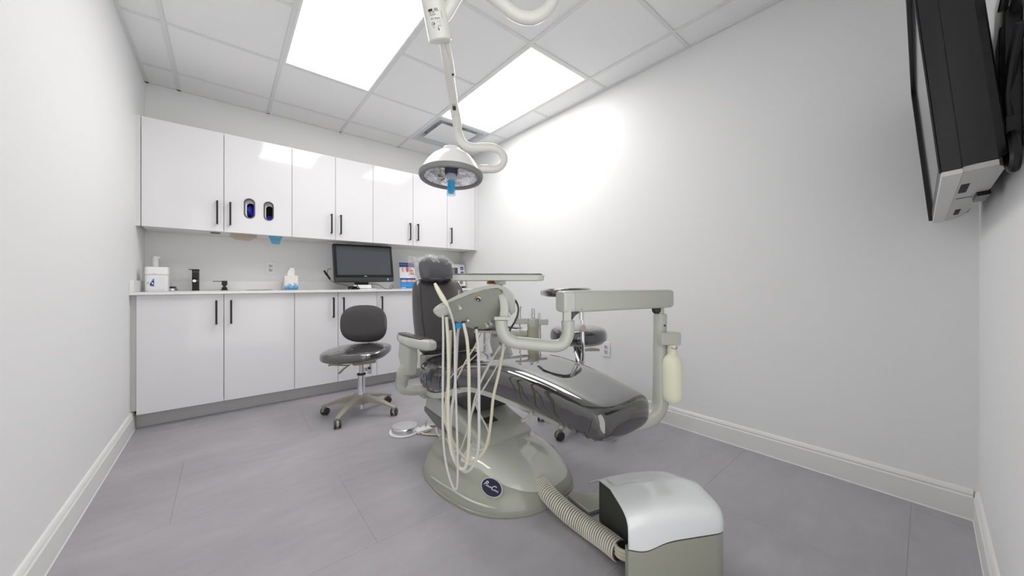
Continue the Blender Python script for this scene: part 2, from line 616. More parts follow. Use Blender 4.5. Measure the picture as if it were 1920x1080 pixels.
def oval(cx, cz, w, h, n=10):
    r = w / 2
    pts = []
    for k in range(n + 1):
        a = math.pi * k / n
        pts.append((cx + r * math.cos(a), cz + h / 2 - r + r * math.sin(a)))
    for k in range(n + 1):
        a = math.pi + math.pi * k / n
        pts.append((cx + r * math.cos(a), cz - h / 2 + r + r * math.sin(a)))
    return pts

GROM = [(0.156, 1.573, 0.072, 0.162), (0.283, 1.568, 0.068, 0.158)]
def cabinet(name, label, splits, yf, yb, z0, z1, hz, hs, group, grom=False):
    """splits: door edges; hs: handle x per door"""
    t = thing(name, label, 'cabinet', ((splits[0] + splits[-1]) / 2, (yf + yb) / 2, z0), group)
    carcass(splits[0] + 0.0006, splits[-1] - 0.0006, yf + 0.021, yb, z0, z1, t)
    for i, (a, b_) in enumerate(zip(splits, splits[1:])):
        if grom and i == 1:
            bm = new()
            M = frame((0, yf + 0.019, 0), (1, 0, 0), (0, 0, 1), (0, -1, 0))
            plate_holes(bm, [(a + G, z0), (b_ - G, z0), (b_ - G, z1), (a + G, z1)], [oval(g[0], g[1], g[2] - 0.012, g[3] - 0.012) for g in GROM], M, 0.019)
            d = obj('door', bm, M_cab, t, smooth=False)
            for g in GROM:
                bm = new()
                o1, o2, o3 = oval(*g), oval(g[0], g[1], g[2] - 0.016, g[3] - 0.016), oval(g[0], g[1], g[2] - 0.013, g[3] - 0.013)
                R = [[Vector((p[0], y_, p[1])) for p in o_] for o_, y_ in ((o1, yf - 0.0005), (o1, yf - 0.004), (o2, yf - 0.004), (o2, yf + 0.014))]
                loft(bm, R, cap=False)
                obj('grommet', bm, mat('dark grey ring', lin((78, 78, 78)), 0.4), d)
        else:
            d = obj('door', box(new(), a + G, b_ - G, yf, yf + 0.019, z0, z1, r=0.0012), M_cab, t)
        if hs[i] is not None:
            handle(d, hs[i], yf, *hz)
    return t

UH = (1.424, 1.602)
BH = (0.672, 0.846)
gu, gb = 'white wall cabinets above the counter', 'white base cabinets under the counter'
cabinet('wall_cabinet', 'white wall cabinet nearest the left wall, with two oval holes in one door', [-0.447, -0.003, 0.447], UY, YB - 0.002, UZ0, UZ1, UH, [-0.043, 0.035], gu, True)
cabinet('wall_cabinet', 'white gloss two-door wall cabinet directly above the monitor', [0.447, 0.789, 1.127], UY, YB - 0.002, UZ0, UZ1, UH, [0.752, 0.830], gu)
cabinet('wall_cabinet', 'white gloss two-door wall cabinet above the blue brochure, behind the round lamp', [1.127, 1.542, 1.951], UY, YB - 0.002, UZ0, UZ1, UH, [1.503, 1.590], gu)
cabinet('wall_cabinet', 'narrow one-door white wall cabinet at the right end of the row', [1.951, 2.325], UY, YB - 0.002, UZ0, UZ1, UH, [1.995], gu)
cabinet('base_cabinet', 'white gloss base cabinet nearest the left wall, under the faucet', [-0.445, -0.003, 0.440], BYF, YB - 0.002, BZ0, BZ1 - 0.002, BH, [-0.045, 0.038], gb)
cabinet('base_cabinet', 'white base cabinet behind the operator stool backrest, under the tissue box', [0.440, 0.767, 1.103], BYF, YB - 0.002, BZ0, BZ1 - 0.002, BH, [0.727, 0.808], gb)
cabinet('base_cabinet', 'white base cabinet between the operator stool and the dental chair back', [1.103, 1.520], BYF, YB - 0.002, BZ0, BZ1 - 0.002, BH, [1.143], gb)
cabinet('base_cabinet', 'white base cabinet in the right corner, behind the dental chair', [1.520, 1.93, 2.325], BYF, YB - 0.002, BZ0, BZ1 - 0.002, BH, [1.89, 1.97], gb)
# fillers and toe kick
tag(obj('cabinet_filler', box(new(), XL, -0.449, UY - 0.0, UY + 0.02, UZ0, UZ1), M_carc, smooth=False), 'narrow white filler strip between the upper cabinets and the left wall', 'filler')
tag(obj('cabinet_filler', box(new(), XL, -0.447, BYF + 0.03, BYF + 0.05, 0.125, BZ1 - 0.002), M_carc, smooth=False), 'narrow white filler strip between the lower cabinets and the left wall', 'filler')
tag(obj('cabinet_filler', box(new(), 2.327, XR, UY, UY + 0.02, UZ0, UZ1), M_carc, smooth=False), 'narrow white filler strip between the upper cabinets and the right wall', 'filler')
tag(obj('toe_kick', box(new(), XL + 0.0155, XR - 0.0155, 3.392, 3.41, 0.0, 0.103), M_toe, smooth=False), 'long grey toe kick board along the floor under the base cabinets', 'toe kick')

# glove boxes inside the first wall cabinet
def crumple(bm, c, s, n=4, seed=1):
    rnd = random.Random(seed)
    for k in range(n):
        p = Vector(c) + Vector((rnd.uniform(-1, 1) * s[0] * 0.5, rnd.uniform(-1, 1) * s[1] * 0.5, rnd.uniform(-1, 1) * s[2] * 0.5))
        r = bmesh.ops.create_icosphere(bm, subdivisions=3, radius=1.0)
        ax = Vector((rnd.uniform(0.5, 0.8) * s[0], rnd.uniform(0.5, 0.8) * s[1], rnd.uniform(0.5, 0.8) * s[2]))
        ph = [rnd.uniform(0, 6) for _ in range(6)]
        for v in r['verts']:
            q = v.co.copy()
            f = 1 + 0.14 * math.sin(5 * q.x + ph[0] + 3 * q.z) + 0.12 * math.sin(7 * q.z + ph[1] + 2 * q.y) + 0.08 * math.sin(11 * q.y + ph[2] + 6 * q.x)
            v.co = p + Vector((q.x * ax.x * f, q.y * ax.y * f, q.z * ax.z * f))
for k, (g, dz, hh, lab) in enumerate(((GROM[0], -0.02, 0.05, 'blue disposable gloves showing in the left oval hole of the wall cabinet'), (GROM[1], -0.055, 0.026, 'blue disposable gloves low in the right oval hole of the wall cabinet'))):
    t = thing('glove_box', lab, 'gloves', (g[0], UY + 0.08, g[1] - 0.1), 'glove supplies behind the oval holes')
    bm = new()
    x0, x1, y0, y1, z0, z1 = g[0] - 0.055, g[0] + 0.055, UY + 0.05, UY + 0.15, UZ0 + 0.018, g[1] + 0.1
    for q in ((x0, x0 + 0.003, y0, y1, z0, z1), (x1 - 0.003, x1, y0, y1, z0, z1), (x0, x1, y1 - 0.003, y1, z0, z1), (x0, x1, y0, y1, z0, z0 + 0.003)):
        box(bm, *q)
    obj('carton', bm, mat('glove carton', lin((70, 62, 58)), 0.8), t, smooth=False)
    bm = new()
    plate_holes(bm, [(x0, z0), (x1, z0), (x1, z1), (x0, z1)], [oval(g[0] + 0.008, g[1] - 0.012, 0.048, 0.118)], frame((0, UY + 0.034, 0), (1, 0, 0), (0, 0, 1), (0, -1, 0)), 0.002)
    obj('carton_front', bm, M_white, t, smooth=False)
    bm = new()
    crumple(bm, (g[0] + 0.010, UY + 0.070, g[1] + dz), (0.034, 0.018, hh), 5, 3 + k)
    obj('gloves', bm, M_glove, t)

# countertop, backsplash, sink
bm = new()
M = frame((0, 0, BZ1), (1, 0, 0), (0, 1, 0), (0, 0, 1))
plate_holes(bm, [(XL + 0.001, 3.28), (XR - 0.001, 3.28), (XR - 0.001, YB - 0.001), (XL + 0.001, YB - 0.001)], [[(-0.36, 3.40), (0.02, 3.40), (0.02, 3.70), (-0.36, 3.70)]], M, 0.017)
ct = tag(obj('countertop', bm, M_top, smooth=False), 'long white quartz worktop running along the back wall over the base cabinets', 'worktop')
bsp = tag(obj('backsplash', box(new(), XL + 0.021, XR - 0.001, YB - 0.021, YB - 0.001, 0.9102, 0.988, r=0.001), M_top), 'low white upstand along the back wall at the rear edge of the worktop', 'backsplash')
obj('side_splash', box(new(), XL + 0.001, XL + 0.021, 3.28, YB - 0.001, 0.9102, 0.988, r=0.001), M_top, bsp)
bm = new()
loft(bm, [[Vector((x, y, z)) for x, y in ((-0.362 + i, 3.398 + i), (0.022 - i, 3.398 + i), (0.022 - i, 3.702 - i), (-0.362 + i, 3.702 - i))] for i, z in ((-0.02, 0.892), (0, 0.892), (0.01, 0.74), (0.13, 0.73))], cap=False)
o = obj('sink', bm, M_steel, smooth=False)
tag(o, 'undermount steel sink basin let into the worktop below the black faucet', 'sink')
bm = new()
box(bm, -0.185, -0.155, 3.535, 3.565, 0.728, 0.732)
obj('drain', bm, M_dark, o)

# ================================================================== COUNTER OBJECTS
CT = 0.910
# wipes tub
c = Vector((-0.372, 3.56, CT))
t = thing('wipes_tub', 'big white square tub with a blue label, on the worktop against the left wall', 'tub', c)
bm = new()
loft(bm, [se_ring(c + UP * z, (1, 0, 0), (0, 1, 0), a, a, 6, 40) for z, a in ((0.0, 0.055), (0.003, 0.059), (0.125, 0.060), (0.128, 0.0585))])
obj('tub_body', bm, M_white, t)
bm = new()
loft(bm, [se_ring(c + UP * z, (1, 0, 0), (0, 1, 0), a, a, 6, 40) for z, a in ((0.124, 0.0615), (0.170, 0.0605), (0.175, 0.058), (0.176, 0.05))])
lid = obj('lid', bm, M_white, t)
bm = new()
loft(bm, [se_ring(c + UP * z, (1, 0, 0), (0, 1, 0), 0.0606, 0.0606, 6, 40) for z in (0.1185, 0.1225)], cap=False)
obj('lid_seam', bm, M_silver, t)
obj('latch', box(new(), c.x - 0.02, c.x + 0.004, c.y - 0.0645, c.y - 0.0605, c.z + 0.128, c.z + 0.139, r=0.001), M_white, lid)
bm = new()
box(bm, c.x - 0.0445, c.x + 0.045, c.y - 0.0608, c.y - 0.0598, c.z + 0.012, c.z + 0.105)
lb = obj('label_sheet', bm, mat('tub label', lin((234, 235, 238)), 0.4), t)
yl = c.y - 0.0612
def flat_poly(pts, m, name, parent, y_=yl):
    bm = new()
    prism(bm, pts, frame((c.x, y_, c.z), (1, 0, 0), (0, 0, 1), (0, 1, 0)), 0.0006)
    return obj(name, bm, m, parent, smooth=False)
flat_poly([(-0.030, 0.040), (-0.010, 0.038), (-0.010, 0.086), (-0.020, 0.080), (-0.026, 0.066), (-0.032, 0.056)], mat('deep blue print', lin((52, 50, 120)), 0.4), 'label_print', lb)
flat_poly([(-0.022, 0.078), (-0.010, 0.072), (-0.010, 0.092), (-0.016, 0.09)], M_lblue, 'label_print', lb, yl - 0.0003)
flat_poly([(-0.024, 0.058), (-0.016, 0.052), (-0.012, 0.060), (-0.020, 0.066)], M_ltxt, 'label_print', lb, yl - 0.0003)
flat_poly([(-0.028, 0.040), (-0.018, 0.040), (-0.016, 0.048), (-0.022, 0.052)], M_purp, 'label_print', lb, yl - 0.0003)
flat_poly([(-0.014, 0.046), (-0.010, 0.046), (-0.010, 0.052), (-0.014, 0.050)], M_yel, 'label_print', lb, yl - 0.0003)
bm = new()
for k in range(14):
    a = 2 * math.pi * k / 14
    box(bm, c.x - 0.0445 + 0.0065 * math.cos(a) + 0.004, c.x - 0.0445 + 0.0065 * math.cos(a) + 0.0058, yl, yl + 0.0005, c.z + 0.060 + 0.009 * math.sin(a), c.z + 0.0618 + 0.009 * math.sin(a))
for k in range(5):
    box(bm, c.x - 0.0445 + 0.0015 * k, c.x - 0.0437 + 0.0015 * k, yl, yl + 0.0005, c.z + 0.055 + 0.002 * k, c.z + 0.059 + 0.002 * k)
obj('label_print', bm, M_ink, lb)

# white pump bottle behind the tub
c = Vector((-0.402, 3.735, CT))
t = thing('pump_bottle', 'white pump bottle hidden behind the wipes tub, only its neck and head showing', 'bottle', c)
bm = lathe(new(), [(0.0, 0.0), (0.030, 0.0), (0.032, 0.004), (0.032, 0.12), (0.027, 0.14), (0.021, 0.165), (0.0185, 0.19), (0.0175, 0.238), (0.0, 0.238)], Matrix.Translation(c), 28)
obj('bottle_body', bm, M_white, t)
bm = new()
lathe(bm, [(0.014, 0.236), (0.017, 0.24), (0.017, 0.262), (0.012, 0.266), (0, 0.266)], Matrix.Translation(c), 24)
box(bm, c.x - 0.002, c.x + 0.030, c.y - 0.010, c.y + 0.010, c.z + 0.246, c.z + 0.262, r=0.003)
obj('pump_head', bm, M_white, t)

# sink stopper
c = Vector((-0.305, 3.70, CT))
c = Vector((-0.318, 3.742, CT))
t = thing('sink_strainer', 'small grey metal sink strainer with a thin upright stem, between tub and faucet', 'strainer', c)
obj('basket', lathe(new(), [(0, 0), (0.040, 0), (0.043, 0.006), (0.039, 0.016), (0.030, 0.024), (0.0, 0.024)], Matrix.Translation(c), 32), M_steel, t)
obj('rubber_disc', lathe(new(), [(0, 0.024), (0.028, 0.024), (0.031, 0.029), (0.026, 0.034), (0, 0.034)], Matrix.Translation(c), 28), M_black, t)
obj('stem', lathe(new(), [(0, 0.034), (0.005, 0.034), (0.004, 0.045), (0.004, 0.064), (0, 0.066)], Matrix.Translation(c), 10), M_steel, t)

# faucet
c = Vector((-0.178, 3.765, CT))
t = thing('faucet', 'square matt black tap with a flat lever on top, standing on the worktop', 'faucet', c)
bm = box(new(), c.x - 0.025, c.x + 0.025, c.y - 0.022, c.y + 0.022, c.z, c.z + 0.004, r=0.001)
obj('base_plate', bm, M_black, t)
bm = box(new(), c.x - 0.021, c.x + 0.021, c.y - 0.018, c.y + 0.018, c.z + 0.004, c.z + 0.150, r=0.0015)
obj('body', bm, M_black, t)
bm = new()
prism(bm, [(-0.018, 0.10), (-0.13, 0.085), (-0.13, 0.07), (-0.018, 0.075)], frame((c.x - 0.016, c.y, c.z), (0, 1, 0), (0, 0, 1), (1, 0, 0)), 0.032, r=0.001)
sp = obj('spout', bm, M_black, t)
obj('aerator', lathe(new(), [(0.0, -0.004), (0.009, -0.004), (0.011, 0.0), (0.011, 0.004), (0.0, 0.004)], frame((c.x, c.y - 0.1495, c.z + 0.078), (1, 0, 0), (0, 0, 1), (0, -1, 0)), 20), M_steel, sp)
bm = box(new(), c.x - 0.041, c.x + 0.022, c.y - 0.019, c.y + 0.019, c.z + 0.166, c.z + 0.172, r=0.001)
box(bm, c.x - 0.022, c.x + 0.022, c.y - 0.019, c.y + 0.019, c.z + 0.152, c.z + 0.167, r=0.001)
obj('lever', bm, M_black, t)

# built in soap dispenser
c = Vector((0.0, 3.765, CT))
t = thing('soap_dispenser', 'short matt black soap pump with a long thin spout, to the right of the faucet', 'soap dispenser', c)
bm = box(new(), c.x - 0.026, c.x + 0.026, c.y - 0.024, c.y + 0.024, c.z, c.z + 0.005, r=0.001)
obj('base_plate', bm, M_black, t)
bm = box(new(), c.x - 0.018, c.x + 0.018, c.y - 0.017, c.y + 0.017, c.z + 0.005, c.z + 0.026, r=0.001)
box(bm, c.x - 0.010, c.x + 0.010, c.y - 0.010, c.y + 0.010, c.z + 0.026, c.z + 0.042)
obj('collar', bm, M_black, t)
bm = box(new(), c.x - 0.018, c.x + 0.018, c.y - 0.017, c.y + 0.017, c.z + 0.042, c.z + 0.080, r=0.001)
hd = obj('pump_head', bm, M_black, t)
bm = box(new(), c.x - 0.074, c.x - 0.017, c.y - 0.007, c.y + 0.007, c.z + 0.072, c.z + 0.077, r=0.0008)
obj('spout', bm, M_black, hd)

# thin flat tray on the worktop
bm = new()
box(bm, 0.145, 0.315, 3.62, 3.70, CT + 0.0002, CT + 0.0035, r=0.001)
t = tag(obj('instrument_mat', bm, M_mat), 'thin flat grey mat lying on the worktop between soap pump and tissue box', 'mat')

# tissue box
c = Vector((0.466, 3.742, CT))
t = thing('tissue_box', 'cube tissue box, speckled white above and blue below, with a tissue pulled up', 'tissue box', c)
bm = box(new(), c.x - 0.053, c.x + 0.053, c.y - 0.055, c.y + 0.055, c.z, c.z + 0.128, r=0.002)
tb = obj('carton', bm, M_beige, t)
rnd = random.Random(4)
bm = new(); bm2 = new(); bm3 = new()
yf = c.y - 0.0556
for i in range(9):
    h_ = rnd.uniform(0.035, 0.062)
    x0 = c.x - 0.0525 + i * 0.01167
    box(bm, x0, x0 + 0.0117, yf, yf + 0.001, c.z + 0.002, c.z + h_)
    if i % 2 == 0:
        box(bm2, x0, x0 + 0.0117, yf - 0.0004, yf + 0.0006, c.z + h_ - 0.012, c.z + h_ + rnd.uniform(0.0, 0.008))
    h2 = rnd.uniform(0.012, 0.038)
    box(bm3, x0, x0 + 0.0117, yf - 0.0004, yf + 0.0006, c.z + 0.001, c.z + h2)
obj('box_print', bm, M_sky, tb, smooth=False); obj('box_print', bm2, mat('pale blue print', lin((168, 206, 230)), 0.5), tb, smooth=False); obj('box_print', bm3, M_steelb, tb, smooth=False)
bm = new()
for i in range(60):
    x_, z_ = rnd.uniform(-0.05, 0.046), rnd.uniform(0.062, 0.123)
    s_ = rnd.uniform(0.0015, 0.004)
    box(bm, c.x + x_, c.x + x_ + s_, yf + 0.0002, yf + 0.001, c.z + z_, c.z + z_ + s_ * 0.7)
obj('box_print', bm, mat('rosy print', lin((214, 196, 192)), 0.5), tb, smooth=False)
bm = new()
R = []
for j in range(12):
    v = j / 11
    ring = []
    for i in range(48):
        a = 2 * math.pi * i / 48
        w = 0.034 * (1 - 0.55 * v ** 1.5) + 0.006 * math.sin(5 * a + 2.5 * v) * (0.4 + 0.6 * v)
        hgt = 0.124 + v * (0.066 + (0.020 * math.sin(a + 2.4) + 0.010 * math.sin(3 * a + 1)) * v)
        ring.append(Vector((c.x + 0.004 * v + w * math.cos(a), c.y - 0.004 + 0.55 * w * math.sin(a), c.z + hgt)))
    R.append(ring)
loft(bm, R)
obj('tissue', bm, M_paper, t)

# wall outlet on the back wall, and one on the right wall
def outlet(label, c, ux, n_, cat='outlet'):
    c, ux, n_ = Vector(c), Vector(ux), Vector(n_)
    t = thing('power_outlet', label, cat, c, 'wall power outlets')
    M = frame(c, ux, UP, n_)
    obj('cover_plate', box(new(), -0.036, 0.036, -0.058, 0.058, 0.0, 0.006, r=0.003, M=M), M_white, t)
    for s in (-1, 1):
        q = obj('socket', box(new(), -0.017, 0.017, s * 0.0195 - 0.014, s * 0.0195 + 0.014, 0.006, 0.0085, r=0.002, M=M), mat('socket face', lin((222, 222, 222)), 0.4), t)
        bm = new()
        for dx, hh in ((-0.0065, 0.0045), (0.0065, 0.0035)):
            box(bm, dx - 0.0026, dx + 0.0026, s * 0.0195 - 0.001, s * 0.0195 + 0.001 + hh * 2, 0.0083, 0.0089, M=M)
        lathe(bm, [(0.0042, 0.0083), (0.0042, 0.0089)], M @ Matrix.Translation((0, s * 0.0195 - 0.007, 0)), 10)
        obj('slot', bm, M_ink, q)
    return t
outlet('white power outlet on the back wall between soap pump and tissue box', (0.326, YB - 0.0005, 1.108), (1, 0, 0), (0, -1, 0))
outlet('white power outlet low on the right wall, beside the round stool', (XR - 0.0005, 1.65, 0.438), (0, -1, 0), (-1, 0, 0))

# ---- all in one monitor
t = thing('computer_monitor', 'black touch-screen computer tilted slightly, standing on the worktop on a low white foot', 'monitor', (1.05, 3.62, CT))
ang = math.radians(0.8)
Mm = frame((1.064, 3.545, 1.168), (math.cos(ang), 0, math.sin(ang)), (-math.sin(ang), 0.16, 0.987), (0, 0.987, -0.16))
# local: x right, y up, z away from the viewer
bm = box(new(), -0.282, 0.282, -0.187, 0.187, 0.0, 0.045, r=0.018, seg=3, M=Mm)
obj('housing', bm, M_bezel, t)
bm = box(new(), -0.274, 0.274, -0.142, 0.182, -0.0016, 0.004, r=0.001, M=Mm)
fr = obj('front_glass', bm, M_blackp, t)
bm = box(new(), -0.253, 0.251, -0.118, 0.162, -0.0026, 0.0, M=Mm)
obj('screen', bm, M_monscr, t)
bm = new()
box(bm, -0.012, -0.0095, -0.1345, -0.126, -0.0024, 0, M=Mm)
for k in range(5):
    box(bm, -0.008 + k * 0.0043, -0.005 + k * 0.0043, -0.1345, -0.1295, -0.0024, 0, M=Mm)
obj('maker_mark', bm, M_ltxt, fr)
obj('sticker', box(new(), 0.208, 0.222, -0.174, -0.154, -0.0008, 0.001, M=Mm), mat('blue sticker', lin((110, 190, 226)), 0.4), t)
bm = new()
prism(bm, [(-0.12, 0), (0.12, 0), (0.115, 0.006), (-0.115, 0.006)], frame((1.05, 3.52, CT + 0.0003), (1, 0, 0), (0, 0, 1), (0, 1, 0)), 0.2, r=0.001)
obj('foot', bm, M_white, t)
bm = box(new(), 0.99, 1.12, 3.61, 3.635, CT + 0.006, 1.15, r=0.004)
obj('neck', bm, M_bezel, t)
# power strip / usb hub
t = thing('usb_hub', 'white strip hub with a row of ports, lying below the monitor', 'hub', (1.06, 3.53, CT + 0.006))
Mh = frame((1.035, 3.535, CT + 0.0065), (1, 0, 0), (0, 0.5, 0.866), (0, -0.866, 0.5))
obj('hub_body', box(new(), -0.075, 0.085, 0.002, 0.036, 0.0, 0.014, r=0.002, M=Matrix.Translation((0, 0, 0)) @ Mh), M_white, t)
bm = new()
for k in range(8):
    box(bm, -0.052 + 0.0165 * k, -0.043 + 0.0165 * k, 0.012, 0.028, 0.0136, 0.0146, M=Mh)
obj('port', bm, M_silver, t)
bm = box(new(), -0.068, -0.060, 0.012, 0.026, 0.0136, 0.0146, M=Mh)
obj('switch', bm, M_ink, t)
# cables
def cable(label, pts, r, m=M_blackp, name='cable', k=8, cat='cable', group='black cables around the monitor'):
    return tag(obj(name, tube(new(), pts, r, 8, k), m), label, cat, group)
Y0 = 3.60
cable('black cable lead at the left of the monitor, running down behind it to the tangle', [(0.775, Y0, 1.10), (0.755, Y0, 1.105), (0.745, Y0, 1.085), (0.748, Y0, 1.02), (0.80, Y0 - 0.02, 0.975), (0.87, Y0 - 0.04, 0.957), (0.93, Y0 - 0.1, 0.93)], 0.0025)
t = tag(obj('cable_plug', tube(new(), [(0.712, Y0 - 0.01, 1.088), (0.735, Y0 - 0.01, 1.05), (0.768, Y0 - 0.01, 1.006)], [0.008, 0.010, 0.005], 10, 4), M_blackp), 'dangling black cable plug beside the left edge of the monitor', 'plug')
cable('thin black cable curling right from the hub into a small loop on the worktop', [(1.12, 3.53, 0.962), (1.19, 3.53, 0.955), (1.235, 3.525, 0.925), (1.27, 3.52, 0.9135), (1.315, 3.52, 0.9135), (1.335, 3.52, 0.935), (1.325, 3.52, 0.952), (1.305, 3.52, 0.935), (1.30, 3.52, 0.918)], 0.0022)
pts = []
for k in range(34):
    a = k * 1.15
    pts.append((0.945 + 0.035 * math.cos(a) + 0.018 * math.sin(a * 0.37), 3.50 + 0.022 * math.sin(a * 1.3), 0.9155 + 0.022 * (0.5 + 0.5 * math.sin(a * 0.61))))
pts += [(0.985, 3.52, 0.95), (1.0, 3.54, 0.975)]
cable('tangled bundle of black cable left of the white hub', pts, 0.0035, k=5)

# brochure
c = Vector((1.577, 3.70, CT + 0.0003))
lean = math.radians(9)
Mb = frame(c, (1, 0, 0), (0, math.sin(lean), math.cos(lean)), (0, -math.cos(lean), math.sin(lean)))
t = thing('brochure', 'blue and white printed dental leaflet stand beside the chair headrest', 'brochure', c)
card = obj('card', box(new(), -0.09, 0.09, 0, 0.293, -0.004, 0.0, M=Mb), M_ltxt, t, smooth=False)
def pr(x0, x1, z0, z1, m, k=1):
    return obj('card_print', box(new(), x0, x1, z0, z1, 0.0, 0.0004 * k, M=Mb), m, card, smooth=False)
pr(-0.09, 0.09, 0.242, 0.293, M_dblue)
pr(-0.09, 0.09, 0.002, 0.118, M_lblue)
pr(-0.09, 0.09, 0.10, 0.118, M_dblue, 2)
pr(-0.08, 0.0, 0.279, 0.282, M_lblue, 2); pr(-0.08, 0.05, 0.268, 0.270, M_pink, 2)
pr(-0.075, 0.06, 0.052, 0.055, M_sky, 2); pr(-0.075, 0.08, 0.032, 0.036, M_sky, 2); pr(-0.08, -0.03, 0.008, 0.014, M_ltxt, 2)
for x in (-0.045, 0.02, 0.06):
    bm = new()
    prism(bm, [(0.032 * math.cos(a * math.pi / 8), 0.014 * math.sin(a * math.pi / 8)) for a in range(16)], Mb @ Matrix.Translation((x, 0.086, 0.0009)), 0.0004)
    obj('card_print', bm, M_pink, card, smooth=False)
for x, m in ((-0.05, M_pink), (-0.03, M_beige), (0.0, M_red), (0.03, M_pink), (0.05, M_beige)):
    bm = new()
    prism(bm, [(0.016 * math.cos(a * math.pi / 8), 0.030 * math.sin(a * math.pi / 8)) for a in range(16)], Mb @ Matrix.Translation((x, 0.215, 0.0004 + 0.0002 * (x > -0.04))), 0.0004)
    obj('card_print', bm, m, card, smooth=False)
pr(0.03, 0.07, 0.19, 0.212, M_red, 3); pr(0.032, 0.075, 0.155, 0.18, M_red, 3); pr(0.03, 0.08, 0.122, 0.135, M_yel, 2)

# white bench device with screen
c = Vector((2.20, 3.72, CT + 0.0095))
t = thing('bench_unit', 'white tabletop dental device with dark screen and blue buttons, right of the headrest', 'device', c)
Md = frame(c, (1, 0, 0), (0, 0.12, 0.993), (0, -0.993, 0.12))
obj('casing', box(new(), -0.16, 0.145, 0.012, 0.292, -0.08, 0.0, r=0.012, seg=3, M=Md), M_white, t)
obj('screen', box(new(), -0.10, 0.035, 0.095, 0.245, -0.001, 0.0015, r=0.001, M=Md), M_monscr, t)
for zz in (0.235, 0.175, 0.125):
    q = obj('button', box(new(), 0.075, 0.118, zz - 0.018, zz + 0.022, 0.0, 0.003, r=0.003, M=Md), mat('indigo button', lin((60, 64, 150)), 0.4), t)
    obj('button_mark', box(new(), 0.086, 0.106, zz - 0.006, zz + 0.006, 0.0028, 0.0034, M=Md), M_ltxt, q)
obj('knob', lathe(new(), [(0, 0), (0.022, 0), (0.020, 0.014), (0, 0.015)], Md @ Matrix.Translation((0.075, 0.06, 0)), 24), M_rim, t)
obj('knob', lathe(new(), [(0, 0), (0.012, 0), (0.011, 0.01), (0, 0.011)], Md @ Matrix.Translation((0.015, 0.045, 0)), 20), M_yel, t)
obj('foot', box(new(), -0.15, 0.135, 0.0, 0.013, -0.075, -0.005, M=Md), M_ink, t)
# under cabinet bits
z = UZ0
o = tag(obj('puck_light', lathe(new(), [(0, -0.008), (0.028, -0.008), (0.032, -0.003), (0.032, -0.0005), (0, -0.0005)], Matrix.Translation((-0.055, 3.60, z)), 24), mat('grey puck', lin((110, 108, 104)), 0.5)), 'small round grey light under the left wall cabinet', 'light')
bm = new()
V = [bm.verts.new(p) for p in ((0.04, 3.55, z - 0.001), (0.21, 3.55, z - 0.001), (0.21, 3.66, z - 0.014), (0.165, 3.70, z - 0.04), (0.07, 3.70, z - 0.034), (0.03, 3.66, z - 0.012))]
bm.faces.new((V[0], V[1], V[2], V[5])); bm.faces.new((V[5], V[2], V[3], V[4]))
bmesh.ops.solidify(bm, geom=bm.faces[:], thickness=0.001)
tag(obj('paper_sheet', bm, M_tan, smooth=False), 'tan paper sheet sagging from under the left wall cabinet', 'paper')
bm = new()
V = [bm.verts.new(p) for p in ((0.285, 3.56, z - 0.001), (0.385, 3.56, z - 0.001), (0.375, 3.60, z - 0.03), (0.30, 3.60, z - 0.028), (0.37, 3.61, z - 0.062), (0.315, 3.61, z - 0.062))]
bm.faces.new((V[0], V[1], V[2], V[3])); bm.faces.new((V[3], V[2], V[4], V[5]))
bmesh.ops.solidify(bm, geom=bm.faces[:], thickness=0.001)
tag(obj('blue_tab', bm, M_tape, smooth=False), 'light blue film tab hanging under the left wall cabinet, below the oval holes', 'film')
t = tag(obj('light_bar', box(new(), 0.76, 1.36, 3.66, 3.72, z - 0.016, z - 0.0005, r=0.003), M_carc), 'slim white light bar under the wall cabinet just above the monitor', 'light')

# ================================================================== OPERATORY LAMP
t = thing('dental_lamp', 'white round dental lamp on a jointed tubular arm hanging from the ceiling', 'lamp', at(846, 325, 1.5))
D0 = 1.5
# ceiling post and swing arm
ctop = at(1048, -60, 1.12)
bm = new()
tube(bm, [(ctop.x, ctop.y, H - 0.001), (ctop.x, ctop.y, ctop.z + 0.25), ctop, at(1040, -10, 1.12), at(1026, 18, 1.11), at(1003, 33, 1.1), at(980, 33, 1.1), at(958, 22, 1.09), at(925, -6, 1.07), at(895, -26, 1.05), at(868, -22, 1.04), at(852, -2, 1.03), at(838, 22, 1.03), at(822, 40, 1.03)], 0.0195, 16, 6)
arm = obj('swing_arm', bm, M_arm, t)
bm = lathe(new(), [(0, -0.06), (0.03, -0.06), (0.075, -0.02), (0.08, 0), (0, 0)], Matrix.Translation((ctop.x, ctop.y, H - 0.001)), 28)
obj('ceiling_plate', bm, M_arm, t)
# housing
h0, h1 = at(801, -60, 0.98), at(826, 78, 1.05)
ax = (h1 - h0).normalized()
ux = (RT - ax * RT.dot(ax)).normalized()
uy = ax.cross(ux)
Lh = (h1 - h0).length
MH = frame(h0, ux, uy, ax)
RH = 0.0345
bm = lathe(new(), [(0, 0), (RH * 0.9, 0), (RH, 0.006), (RH, Lh - 0.003), (RH - 0.003, Lh), (0, Lh)], MH, 36)
hs = obj('housing', bm, M_arm, t)
